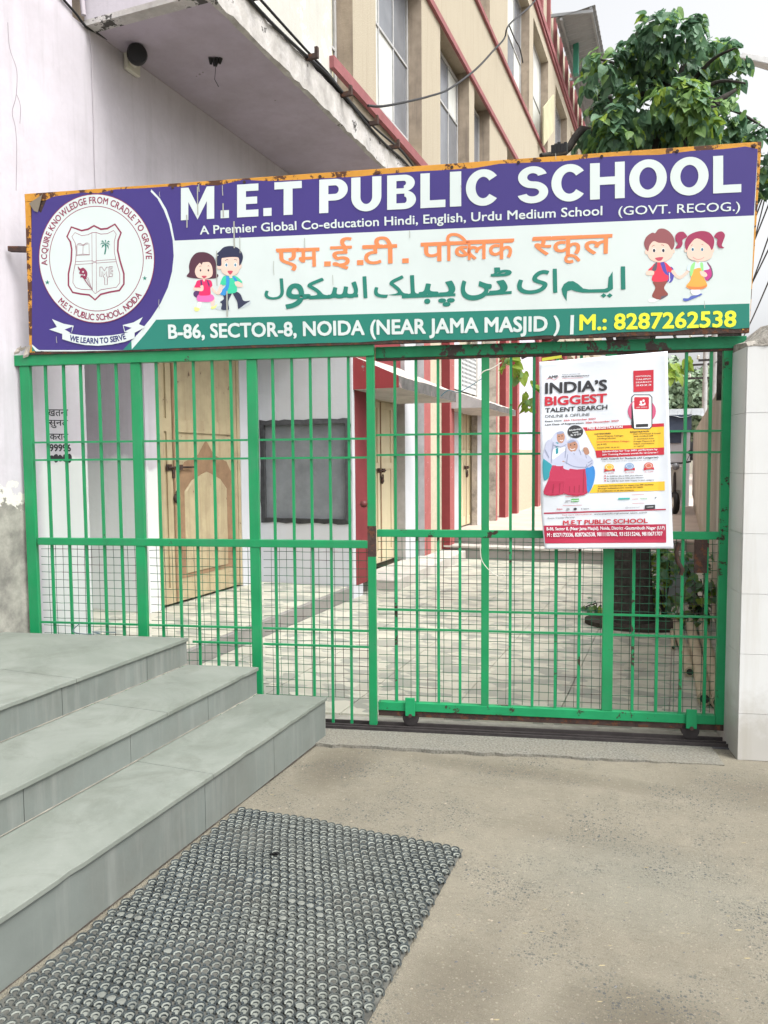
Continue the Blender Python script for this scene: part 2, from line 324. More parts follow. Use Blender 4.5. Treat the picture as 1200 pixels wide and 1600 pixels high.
# ------------------------------------------------------------------ lettering
_TC = {}
def text_geo(s):
    if s in _TC: return _TC[s]
    c = bpy.data.curves.new('t', 'FONT'); c.body = s; c.size = 1.0; c.resolution_u = 3; c.fill_mode = 'FRONT'
    o = bpy.data.objects.new('t', c); COL.objects.link(o); bpy.context.view_layer.update()
    dg = bpy.context.evaluated_depsgraph_get(); e = o.evaluated_get(dg); me = e.to_mesh()
    v = [(p.co.x, p.co.y) for p in me.vertices]; f = [tuple(p.vertices) for p in me.polygons]
    e.to_mesh_clear(); bpy.data.objects.remove(o); bpy.data.curves.remove(c)
    if not v: v = [(0, 0)]
    xs = [p[0] for p in v]; ys = [p[1] for p in v]
    _TC[s] = (v, f, min(xs), max(xs), min(ys), max(ys)); return _TC[s]
CAP = 0.682
STEP = 0.00004
def dil(b):
    if not b: return [(0, 0)]
    return [(0, 0), (b, 0), (-b, 0), (0, b), (0, -b), (b * .8, b * .8), (-b * .8, b * .8), (b * .8, -b * .8), (-b * .8, -b * .8)]
class Print:
    """flat print on a Frame, several colours, thin layers"""
    def __init__(s, fr, zoom=None): s.fr = fr; s.mb = MB(); s.l = 0.0006; s.z = zoom or (0, 0, 1); s.mats = []; s.warp = None
    def mi(s, m):
        if m not in s.mats: s.mats.append(m)
        return s.mats.index(m)
    def q(s, x, y): return s.fr.px(s.z[0] + x / s.z[2], s.z[1] + y / s.z[2])
    def w(s, a, b, l):
        return s.fr.w(a, b, l + (s.warp(a, b) if s.warp else 0))
    def loc(s, pts, m):                      # polygon, frame coordinates
        s.mb.face([s.w(p[0], p[1], s.l) for p in pts], s.mi(m)); s.l += STEP
    def poly(s, pts, m, smooth=False, k=5):
        p = [s.q(*a) for a in pts]
        s.loc(spline(p, True, k) if smooth else p, m)
    def line(s, pts, wd, m, closed=False, smooth=False):   # wd in zoom pixels
        p = [s.q(*a) for a in pts]
        if smooth: p = spline(p, closed, 5)
        u = (s.q(pts[0][0] + 10, pts[0][1]) - s.q(*pts[0])).length / 10 * wd / 2
        n = len(p)
        q = []
        for i in range(n):
            a = p[(i - 1) % n] if (closed or i > 0) else p[i]; b = p[(i + 1) % n] if (closed or i < n - 1) else p[i]
            d = (b - a).normalized(); nn = Vector((-d.y, d.x)) * u; q.append((p[i] + nn, p[i] - nn))
        o = [s.w(a[0], a[1], s.l) for pr in q for a in pr]
        rng = range(n) if closed else range(n - 1)
        s.mb.add(o, [(2 * i, 2 * i + 1, 2 * ((i + 1) % n) + 1, 2 * ((i + 1) % n)) for i in rng], s.mi(m)); s.l += STEP
    def ell(s, cx, cy, rx, ry, m, seg=28): s.poly([(cx + rx * math.cos(2 * math.pi * i / seg), cy + ry * math.sin(2 * math.pi * i / seg)) for i in range(seg)], m)
    def put(s, txt, o, xv, yv, m, bold=0.0, box=False, shift=True):     # affine: txt units -> frame
        v, f, x0, x1, y0, y1 = text_geo(txt); mi = s.mi(m); l0 = s.l + STEP * 4
        for q, (dx, dy) in enumerate(dil(bold)):
            s.mb.add([s.w(*(o + xv * (a + dx) + yv * (b + dy))[:2], l0 + q * STEP * .7) for a, b in v], f, mi)
    def text(s, txt, x0, y0, x1, y1, h, m, bold=0.0):    # baseline left, baseline right, cap height (zoom px)
        a, b = s.q(x0, y0), s.q(x1, y1); t = s.q(x0, y0 - h)
        g = text_geo(txt); W = g[3] - g[2] + 2 * bold
        xv = (b - a) / W; yv = Vector((0, (t - a).y / (CAP + 2 * bold)))
        s.put(txt, a - xv * (g[2] - bold) + yv * bold, xv, yv, m, bold)
    def glyph(s, ch, x0, y0, x1, y1, m, bold=0.0, clip=None, slope=0.0):   # fit glyph's own box into a pixel box
        a = s.q(x0, y1); b = s.q(x1, y1 + slope * (x1 - x0)); t = s.q(x0, y0); g = text_geo(ch)
        gx1 = g[3]
        if clip: gx1 = g[2] + (g[3] - g[2]) * clip
        xv = (b - a) / (gx1 - g[2] + 2 * bold); yv = Vector((0, (t - a).y / (g[5] - g[4] + 2 * bold)))
        o = a - xv * (g[2] - bold) - yv * (g[4] - bold)
        if clip:
            bm = bmesh.new(); vs = [bm.verts.new((p[0], p[1], 0)) for p in g[0]]
            for f in g[1]:
                try: bm.faces.new([vs[i] for i in f])
                except ValueError: pass
            bmesh.ops.bisect_plane(bm, geom=list(bm.verts) + list(bm.edges) + list(bm.faces), plane_co=(gx1, 0, 0), plane_no=(1, 0, 0), clear_outer=True)
            bm.verts.index_update(); v = [(q.co.x, q.co.y) for q in bm.verts]; ff = [tuple(q.index for q in f.verts) for f in bm.faces]; bm.free()
            key = ch + '#%s' % clip; xs = [p[0] for p in v]; _TC[key] = (v, ff, min(xs), max(xs), g[4], g[5]); ch = key
        s.put(ch, o, xv, yv, m, bold)
    def path_text(s, txt, path, hgt, m, bold=0.0, up=1):    # path in frame coords; hgt cap height in metres
        seg = [(path[i + 1] - path[i]).length for i in range(len(path) - 1)]; tot = sum(seg)
        k = hgt / CAP
        adv = []
        for ch in txt:
            if ch == ' ': adv.append((0, .28)); continue
            g = text_geo(ch); adv.append((g[2], g[3] - g[2] + .09))
        W = sum(a[1] for a in adv) ; sx = tot / W
        pos_ = 0
        for ch, (g0, a) in zip(txt, adv):
            c = (pos_ + a / 2) * sx; pos_ += a
            if ch == ' ': continue
            d = 0
            for i, l in enumerate(seg):
                if d + l >= c or i == len(seg) - 1:
                    t = (c - d) / l; p = path[i].lerp(path[i + 1], t); dr = (path[i + 1] - path[i]).normalized(); break
                d += l
            n = Vector((-dr.y, dr.x)) * up
            xv = dr * min(sx, k * 1.25); yv = n * k
            s.put(ch, p - xv * (g0 + (a - .09) / 2), xv, yv, m, bold)
    def heavy(s, ch, x0, x1, bl, tl, m):
        """heavy block capital; bl/tl: baseline / topline functions of x in zoom px"""
        def P(u, v):
            x = x0 + (x1 - x0) * u; y = bl(x) + (tl(x) - bl(x)) * v; return s.q(x, y)
        W = abs(x1 - x0); H = abs(bl(x0) - tl(x0)); a = 0.27 * H / W; b = 0.215      # stem width, bar height (unit box)
        def R(u0, v0, u1, v1): s.loc([P(u0, v0), P(u1, v0), P(u1, v1), P(u0, v1)], m)
        def ring(cu, cv, ru, rv, au, bv, t0, t1, n=22):
            o = [(cu + ru * math.cos(t), cv + rv * math.sin(t)) for t in [R_(t0 + (t1 - t0) * i / n) for i in range(n + 1)]]
            i_ = [(cu + (ru - au) * math.cos(t), cv + (rv - bv) * math.sin(t)) for t in [R_(t0 + (t1 - t0) * i / n) for i in range(n + 1)]]
            vs = [s.w(*P(*p), s.l) for pr in zip(o, i_) for p in pr]
            s.mb.add(vs, [(2 * i, 2 * i + 1, 2 * i + 3, 2 * i + 2) for i in range(n)], s.mi(m)); s.l += STEP
        if ch == 'I': R(0, 0, 1, 1)
        elif ch == '.': R(0, 0, 1, .24)
        elif ch == 'L': R(0, 0, a, 1); R(a, 0, 1, b)
        elif ch == 'E': R(0, 0, a, 1); R(a, 0, 1, b); R(a, 1 - b, 1, 1); R(a, .5 - b / 2, .94, .5 + b / 2)
        elif ch == 'T': R(0, 1 - b, 1, 1); R(.5 - a / 2, 0, .5 + a / 2, 1 - b)
        elif ch == 'H': R(0, 0, a, 1); R(1 - a, 0, 1, 1); R(a, .5 - b / 2, 1 - a, .5 + b / 2)
        elif ch == 'M':
            a *= .85; R(0, 0, a, 1); R(1 - a, 0, 1, 1)
            s.loc([P(a, 1), P(a, .55), P(.5, 0), P(.5, .42)], m); s.loc([P(1 - a, 1), P(.5, .42), P(.5, 0), P(1 - a, .55)], m)
        elif ch == 'P': R(0, 0, a, 1); R(a, 1 - b * .9, .55, 1); R(a, .36, .55, .36 + b * .9); ring(.55, .68, .45, .32, a, b * .9, -90, 90)
        elif ch == 'B':
            c = b * .82; R(0, 0, a, 1); R(a, 1 - c, .6, 1); R(a, .53 - c / 2 + .01, .62, .53 + c / 2 - .01); R(a, 0, .62, c)
            ring(.58, .755, .38, .245, a * .95, c, -90, 90); ring(.6, .27, .4, .27, a, c, -90, 90)
        elif ch == 'U': R(0, .42, a, 1); R(1 - a, .42, 1, 1); ring(.5, .42, .5, .42 + .01, a, b, 180, 360)
        elif ch == 'O': ring(.5, .5, .5, .52, a * 1.02, b, 0, 360, 40)
        elif ch == 'C':
            ring(.52, .5, .52, .52, a * 1.02, b, 38, 322, 34)
        elif ch == 'S':
            c = b * .9; ring(.5, .7125, .47, .3075, a * .95, c, 16, 270, 26); ring(.5, .2875, .5, .3075, a * .95, c, -164, 90, 26)
    def build(s, name, parent): return s.mb.build(name, s.mats, parent, fix=False)
def circ_path(c, r, a0, a1, n=60): return [Vector((c.x + r[0] * math.cos(R_(a0 + (a1 - a0) * i / n)), c.y + r[1] * math.sin(R_(a0 + (a1 - a0) * i / n)))) for i in range(n + 1)]

# ================================================================== THE SETTING
GA = Vector((-1.573, 3.849, 0)); YAW = math.atan2(.2165, .9763)
GS = Vector((math.cos(YAW), math.sin(YAW), 0)); GN = Vector((GS.y, -GS.x, 0))     # along the gate, towards the street
def gp(u, off=0.0, z=0.0): return GA + GS * u + GN * off + Vector((0, 0, z))

# ground sheet to the horizon
mb = MB(); mb.face([(-300, -60, -.01), (300, -60, -.01), (300, 500, -.01), (-300, 500, -.01)])
tag(mb.build('ground', M_GROUND), kind='structure')
# rough concrete road in front, finely cut so it undulates slightly
mb = MB(); nx, ny = 60, 60
def gz(x, y): return 0.006 * math.sin(x * 2.1 + 1) * math.cos(y * 1.7) + 0.003 * math.sin(x * 7 + y * 5) - 0.004
vs = []
for j in range(ny + 1):
    for i in range(nx + 1):
        x = -3.4 + 8.4 * i / nx; ye = (gp(0).y + (x - GA.x) * math.tan(YAW)) - .02; y = -2.0 + (ye + 2.0) * j / ny
        vs.append((x, y, gz(x, y)))
mb.add(vs, [(j * (nx + 1) + i, j * (nx + 1) + i + 1, (j + 1) * (nx + 1) + i + 1, (j + 1) * (nx + 1) + i) for j in range(ny) for i in range(nx)], 0, True)
tag(mb.build('road', M_GROUND, fix=False), kind='structure')
mb = MB()
M_PEB = [mat('pebble_dark', (0.12, 0.12, 0.12), rough=.9, bump=0), mat('pebble_tan', (0.30, 0.26, 0.20), rough=.9, bump=0), mat('dry_litter', (0.27, 0.23, 0.14), rough=.9, bump=0)]
for i in range(2600):
    x = random.uniform(-1.7, 2.2); y = random.uniform(1.2, 3.9)
    if x < -.72 and y < 2.75: continue
    if y > gp(0).y + (x - GA.x) * math.tan(YAW) - .33: continue
    r = random.choice((.0015, .002, .0025, .0035)) * random.uniform(.8, 1.25); a = random.random() * 6.28
    k = random.choice((0, 0, 0, 1, 1, 2)); el = 3.0 if k == 2 else 1.3
    z0 = gz(x, y); ring_ = [(x + r * el * math.cos(a + t) * (1 if q else 1), y + r * math.sin(a + t) * 1.0 + r * el * .4 * math.cos(a + t), z0) for q in (1,) for t in (0, 1.26, 2.5, 3.77, 5.03)]
    top = (x, y, z0 + r * (.35 if k == 2 else .9))
    mb.add(ring_ + [top], [(i_, (i_ + 1) % 5, 5) for i_ in range(5)], k)
tag(mb.build('gravel', M_PEB), kind='stuff')

# apron strip, threshold and courtyard floor
def strip(o0, o1, u0, u1, z0, z1, jit=0.0):
    n = 40; a = [gp(u0 + (u1 - u0) * i / n, o0 + (random.uniform(-jit, jit)), 0) for i in range(n + 1)]; b = [gp(u0 + (u1 - u0) * i / n, o1, 0) for i in range(n + 1)]
    m = MB(); lo = [(p.x, p.y, z0) for p in a + b[::-1]]; hi = [(p.x, p.y, z1) for p in a + b[::-1]]
    m.prism(lo, hi); return m
tag(strip(.30, .07, -.33, 1.78, -.02, .009, .010).build('apron_kerb', M_GRAN), kind='structure')
tag(strip(.07, -.02, -.40, 2.05, -.02, .004).build('threshold', M_CEMENT_D), kind='structure')
mb = MB()
for o in (.055, .018, -.045):
    a, b = gp(-.38, o), gp(2.05, o); a2, b2 = gp(-.38, o - .010), gp(2.05, o - .010)
    mb.prism([(a.x, a.y, 0), (b.x, b.y, 0), (b2.x, b2.y, 0), (a2.x, a2.y, 0)], [(a.x, a.y, .02), (b.x, b.y, .02), (b2.x, b2.y, .02), (a2.x, a2.y, .02)])
tag(mb.build('gate_rail', M_IRON), 'dark iron track lying along the ground under the sliding gate', 'rail')

mb = MB()
pA, pB = gp(-2.3, -.06), gp(2.6, -.06)
mb.prism([(pA.x, pA.y, -.03), (pB.x, pB.y, -.03), (pB.x, 12, -.03), (pA.x, 12, -.03)], [(pA.x, pA.y, .008), (pB.x, pB.y, .008), (pB.x, 12, .008), (pA.x, 12, .008)])
court = tag(mb.build('courtyard', M_GROUT), kind='structure')
ts = 0.60
def clip_half(poly, fn):
    out = []
    for i in range(len(poly)):
        a, b = poly[i], poly[(i + 1) % len(poly)]; fa, fb = fn(a), fn(b)
        if fa >= 0: out.append(a)
        if fa * fb < 0: t = fa / (fa - fb); out.append((a[0] + (b[0] - a[0]) * t, a[1] + (b[1] - a[1]) * t))
    return out
for i in range(-6, 4):
    for j in range(5, 20):
        x0, y0 = i * ts - .03, j * ts + .12; g_ = .003
        if y0 > 10.9: continue
        p = [(x0 + g_, y0 + g_), (x0 + ts - g_, y0 + g_), (x0 + ts - g_, y0 + ts - g_), (x0 + g_, y0 + ts - g_)]
        p = clip_half(p, lambda q: q[1] - (pA.y + .10 + (q[0] - pA.x) * math.tan(YAW)))
        p = clip_half(p, lambda q: q[0] + 3.24) if len(p) > 2 else p
        p = clip_half(p, lambda q: .55 - q[0]) if len(p) > 2 else p
        if len(p) < 3: continue
        h = .020 + random.uniform(-.0012, .0012)
        MB().prism([(a, b, .004) for a, b in p], [(a, b, h) for a, b in p]).build('floor_tile', M_TILE, court)
# raised ledge under the doors
mb = MB(); mb.prism([(-5.2, 3.3, 0), (-3.25, 3.52, 0), (-3.25, 7.36, 0), (-5.2, 7.36, 0)], [(-5.2, 3.3, .15), (-3.25, 3.52, .15), (-3.25, 7.36, .15), (-5.2, 7.36, .15)])
led = tag(mb.build('verandah_floor', M_TREADG, bevel=.006), kind='structure')
for i in range(3):
    for j in range(6):
        x1 = -3.29 - i * .6; y0 = 3.72 + j * .6
        MB().box(x1 - .596, x1, y0, min(y0 + .596, 7.34), .145, .154 + random.uniform(-.001, .001)).build('floor_tile', M_TILE, led)
mb = MB(); mb.box(-3.5, -2.95, 7.9, 10.88, 0, .15); tag(mb.build('door_plinth', M_CONC, bevel=.008), kind='structure')
# rear platform with two grey steps
mb = MB(); mb.box(-4.2, 3.2, 11.26, 60, .01, .35); rp = tag(mb.build('rear_platform', M_PINKFL, bevel=.008), kind='structure')
MB().box(-3.30, .10, 10.92, 11.27, .01, .185).build('lower_step', M_TREADG, rp, bevel=.006)
MB().box(-3.30, .10, 10.90, 11.27, .187, .215).build('step_nosing', M_CONC, rp)
MB().box(-3.30, .10, 11.20, 11.258, .22, .352).build('upper_riser', M_TREADG, rp)

# ================================================================== ENTRANCE STEPS
gate_y = lambda x, off=.180: GA.y + (x - GA.x) * math.tan(YAW) - off
st = thing('entrance_steps', 'three wide grey green stone steps rising to the lilac wall on the left', 'steps', (-2.7, 2.4, 0)); st['kind'] = 'structure'
noses = [(-1.757, .224), (-2.132, .374), (-2.525, .526)]
YF = -1.2
jr = [[y for y in (on_x(428, 1183, -1.77).y, on_x(321, 1287, -1.77).y - .0, .9, .1)],
      [on_x(325, 1109, -2.145).y, on_x(204, 1174, -2.145).y, on_x(37, 1260, -2.145).y, .4],
      [on_x(230, 1044, -2.537).y, on_x(97, 1092, -2.537).y, 1.0, .2]]
jt = [[2.55, 1.15, .1], [2.75, 1.3, .2], [2.62, 1.35, .2]]
MB().prism([(-1.90, YF, 0), (-1.90, gate_y(-1.9, .195), 0), (-3.62, gate_y(-3.62, .195), 0), (-3.62, YF, 0)], [(-1.90, YF, .10), (-1.90, gate_y(-1.9, .195), .10), (-3.62, gate_y(-3.62, .195), .10), (-3.62, YF, .10)]).build('core', M_GROUT, st)
rj = random.Random(31)
for k, (xn, z) in enumerate(noses):
    zb = 0 if k == 0 else noses[k - 1][1]
    xi = noses[k + 1][0] - .01 if k < 2 else -3.628
    T = .020; xr = xn - .012
    ys = [YF] + sorted(jr[k]) + [gate_y(xr)]
    for a, b in zip(ys[:-1], ys[1:]):
        b2 = b - .0016
        MB().prism([(xr, a + .0016, zb + .0005), (xr, b2 if b != ys[-1] else gate_y(xr), zb + .0005), (xr - .03, b2 if b != ys[-1] else gate_y(xr - .03), zb + .0005), (xr - .03, a + .0016, zb + .0005)],
                   [(xr, a + .0016, z - T - .0005), (xr, b2 if b != ys[-1] else gate_y(xr), z - T - .0005), (xr - .03, b2 if b != ys[-1] else gate_y(xr - .03), z - T - .0005), (xr - .03, a + .0016, z - T - .0005)]).build('riser', M_KOTAR, st)
    MB().prism([(xr - .031, YF, zb), (xr - .031, gate_y(xr - .031, .183), zb), (xi, gate_y(xi, .183), zb), (xi, YF, zb)], [(xr - .031, YF, z - T - .002), (xr - .031, gate_y(xr - .031, .183), z - T - .002), (xi, gate_y(xi, .183), z - T - .002), (xi, YF, z - T - .002)]).build('bedding', M_GROUT, st)
    ys = [YF] + sorted(jt[k]) + [None]
    for a, b in zip(ys[:-1], ys[1:]):
        e0 = (gate_y(xn), gate_y(xi)) if b is None else (b - .0012, b - .0012)
        dz = random.uniform(-.001, .0)
        nn_ = max(3, int((e0[0] - a) / .05)); ed = []
        for i in range(nn_ + 1):
            c_ = (rj.uniform(.003, .007) if rj.random() < .10 else rj.uniform(0, .0008)) if 0 < i < nn_ else 0; ed.append((xn - c_, a + .0012 + (e0[0] - a - .0012) * i / nn_))
        bk = [(xi, e0[1]), (xi, a + .0012)]
        MB().prism([(x, y, z - T) for x, y in ed + bk], [(x, y, z + dz) for x, y in ed + bk]).build('tread', M_KOTA, st, bevel=.0025)

for k, (xn, z) in enumerate(noses):
    z0_ = 0 if k == 0 else noses[k - 1][1]; x0_ = xn - .012; n = 90; vs = []
    for i in range(n + 1):
        y = YF + (gate_y(x0_) - .005 - YF) * i / n; q = rj.uniform(.2, 1)
        vs += [(x0_ + .0006, y, z0_ + .002 + .003 * q), (x0_ + .002 + .003 * q, y, z0_ + .0012)]
    MB().add(vs, [(2 * i, 2 * i + 1, 2 * i + 3, 2 * i + 2) for i in range(n)]).build('joint_mortar', M_GROUTD if k else M_SOIL, st, fix=False)
# ================================================================== RUBBER MAT
mt = thing('rubber_mat', 'big grey rubber mat of ring shaped cups lying at the foot of the steps', 'mat', (-1.25, 1.8, 0))
cw, ch_ = .0350, .0330
NX, NY = 28, 58
mx0, my1 = -1.735, 2.722
hi_, lo_, base_, fill_ = MB(), MB(), MB(), MB()
base_.box(mx0 - .002, mx0 + NX * cw + .004, my1 - NY * ch_ - .01, my1 + .004, .002, .0055)
filled = set()
for r0, c0, n_ in ((14, 9, 4), (16, 15, 4), (34, 7, 3), (36, 13, 4), (24, 1, 3)):
    for q in range(n_): filled.add((r0, c0 + q))
for j in range(NY):
    for i in range(NX):
        cx = mx0 + (i + .5 + (.5 if j % 2 else 0)) * cw - .004; cy = my1 - (j + .6) * ch_ + random.uniform(-.0008, .0008)
        H = .0165 + random.uniform(-.0012, .0008); seg = 9; a0, a1 = R_(-28), R_(208)
        ro, rt_, ri, rb = .0176, .0158, .0138, .0088
        def arc(rz):
            v = []
            for k in range(seg + 1):
                t = a0 + (a1 - a0) * k / seg; dz = -.003 if k in (0, seg) else 0
                for r, z in rz: v.append((cx + r * math.cos(t), cy + r * math.sin(t), max(.0045, z + dz)))
            return v
        def strips(m_, rz):
            n_ = len(rz); m_.add(arc(rz), [(n_ * k + a, n_ * k + a + 1, n_ * (k + 1) + a + 1, n_ * (k + 1) + a) for k in range(seg) for a in range(n_ - 1)], 0, False)
        strips(hi_, [(ro, .005), (rt_, H), (ri, H - .001), (ri - .0004, H - .0045)])
        strips(lo_, [(ri - .0004, H - .0045), (rb, H - .0062)])
        strips(hi_, [(rb, H - .0062), (rb - .0004, .0058)])
        lo_.add([(cx + (rb + .0006) * math.cos(t), cy - .0005 + rb * .95 * math.sin(t), .0062) for t in [k * .7854 for k in range(8)]], [tuple(range(8))])
        # stud closing the mouth of the cup
        hi_.add([(cx + .0052 * math.cos(t), cy - .0125 + .0045 * math.sin(t), z) for z in (.005, .0125) for t in (0, 1.05, 2.1, 3.14, 4.19, 5.24)], [(a, (a + 1) % 6, (a + 1) % 6 + 6, a + 6) for a in range(6)] + [(6, 7, 8, 9, 10, 11)])
        if (j, i) in filled or random.random() < .006:
            fill_.add([(cx + ri * math.cos(t), cy + ri * .8 * math.sin(t), .0118) for t in [k * .6283 for k in range(10)]] + [(cx, cy, .0135)], [(k, (k + 1) % 10, 10) for k in range(10)])
for m_ in (base_, hi_, lo_, fill_):
    m_.v = [(x + .003 * math.sin(y * 9 + 1) + .0015 * math.sin(y * 31), y + .003 * math.sin(x * 8) + .0012 * math.sin(x * 37), z + (z > .003) * (.0022 * math.sin(x * 13 + y * 5) + .0018 * math.sin(y * 17 - x * 4) + .0015)) for x, y, z in m_.v]
base_.build('mat_sheet', M_RUBD, mt)
hi_.build('cup_rim', M_RUB, mt, fix=False); lo_.build('cup_lining', M_RUBL, mt, fix=False); fill_.build('cement_filling', M_FILL, mt)['kind'] = 'stuff'
for c_ in mt.children:
    if c_.name.startswith('cup'): c_['kind'] = 'stuff'
mb = MB(); p = on_z(427, 1335, .018)
for k in range(3): mb.box(p.x - .012 + k * .01, p.x - .002 + k * .01, p.y - .009 + k * .004, p.y + .003 + k * .004, .0175, .0225 + k * .002)
tag(mb.build('rubber_scrap', M_BLACK), 'small black scrap of rubber lying on the ringed mat', 'scrap')

# ================================================================== LILAC BUILDING (left)
lb = thing('lilac_building', 'lilac painted building with peeling plaster and a balcony over the entrance steps', 'building', (-3.63, 2, 0))
WX = -3.63
ye = on_x(136, 700, WX).y
mb = MB(); mb.box(-4.1, WX, -2.5, ye, -.02, 9.0); mb.build('wall', M_LILAC, lb)
MB().box(-4.1, WX - .002, ye - .01, 7.355, 2.95, 4.319).build('wall_head', M_LILAC, lb)
# alcove, pier beside the door, door wall, board wall
MB().box(-5.3, -5.1, ye, 5.45, 0, 4.32).build('alcove_wall', M_LILAC, lb)
MB().box(-5.3, -4.38, 5.45, 5.60, 0, 4.32).build('door_pier', M_LILAC, lb)
MB().box(-5.3, -4.38, 7.0, 7.36, 0, 4.32).build('door_pier', M_WHITEWASH, lb)
MB().box(-5.3, -4.42, 5.6, 7.0, 3.1, 4.32).build('door_head', M_WHITEWASH, lb)
MB().box(-5.3, -4.6, 5.6, 7.0, .0, .10).build('door_sill', M_CONC, lb)
def wall_hole(name, x0, x1, y0, y1, z0, z1, hx0, hx1, hz0, hz1, m, parent):
    mb = MB(); mb.box(x0, hx0, y0, y1, z0, z1); mb.box(hx1, x1, y0, y1, z0, z1); mb.box(hx0, hx1, y0 + .001, y1, z0, hz0); mb.box(hx0, hx1, y0 + .001, y1, hz1, z1); return mb.build(name, m, parent)
wall_hole('end_wall', -5.3, -3.235, 7.36, 7.62, 0, 4.32, -4.33, -3.27, .84, 1.93, M_WHITEWASH, lb)
# the blanked window, grey board in a rough dark cement surround
bw = MB()
n_ = 14; ringo, ringi = [], []
for (ax, az, bx, bz) in ((-4.35, .82, -3.25, .82), (-3.25, .82, -3.25, 1.95), (-3.25, 1.95, -4.35, 1.95), (-4.35, 1.95, -4.35, .82)):
    for i in range(n_):
        t = i / n_; x = ax + (bx - ax) * t; z = az + (bz - az) * t
        ringo.append((x + random.uniform(-.010, .007), z + random.uniform(-.008, .010)))
        cxm, czm = -3.80, 1.385; ringi.append((cxm + (x - cxm) * .895 + random.uniform(-.003, .003), czm + (z - czm) * .905 + random.uniform(-.003, .003)))
N4 = len(ringo)
bw.add([(x, 7.352, z) for x, z in ringo] + [(x, 7.335, z) for x, z in ringi] + [(x, 7.39, z) for x, z in ringi] , [(i, (i + 1) % N4, (i + 1) % N4 + N4, i + N4) for i in range(N4)] + [(i + N4, (i + 1) % N4 + N4, (i + 1) % N4 + 2 * N4, i + 2 * N4) for i in range(N4)])
bo = bw.build('blocked_window', M_CEMENT_D, lb)
MB().box(-4.32, -3.28, 7.375, 7.40, .84, 1.93).build('board', M_SLATE, bo)
# red painted return of that corner
MB().prism([(-3.232, 7.43, .15), (-3.236, 7.92, .15), (-3.30, 7.92, .15), (-3.30, 7.43, .15)], [(-3.232, 7.43, 4.31), (-3.236, 7.92, 4.31), (-3.30, 7.92, 4.31), (-3.30, 7.43, 4.31)]).build('red_corner', M_RED, lb)
# balcony slab with weathered edge, parapet face
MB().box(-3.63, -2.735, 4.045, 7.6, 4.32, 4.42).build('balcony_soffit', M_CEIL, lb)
n_ = 50; lo = []; hi = []
top_z = on_x(600, 222, -2.70).z
ys_ = [4.04 + (7.75 - 4.04) * i / n_ for i in range(n_ + 1)]
vv = []; 
for y in ys_: vv += [(-2.735, y, 4.315 + random.uniform(-.006, .004)), (-2.70 + random.uniform(-.006, .004), y, 4.325 + random.uniform(-.010, .010)), (-2.70 + random.uniform(-.006, .006), y, top_z + random.uniform(-.012, .012)), (-3.2, y, top_z)]
mb = MB().add(vv, [(4 * i + a, 4 * i + a + 1, 4 * i + a + 5, 4 * i + a + 4) for i in range(n_) for a in (0, 1, 2)])
mb.build('balcony_edge', M_WEATHER, lb, fix=False)
MB().box(-3.629, -2.70, 4.035, 4.12, 4.34, 6.5).build('balcony_parapet', M_LILAC, lb)
MB().box(-3.629, -2.70, 4.030, 4.12, 4.31, 4.345).build('drip_edge', M_WEATHER, lb)
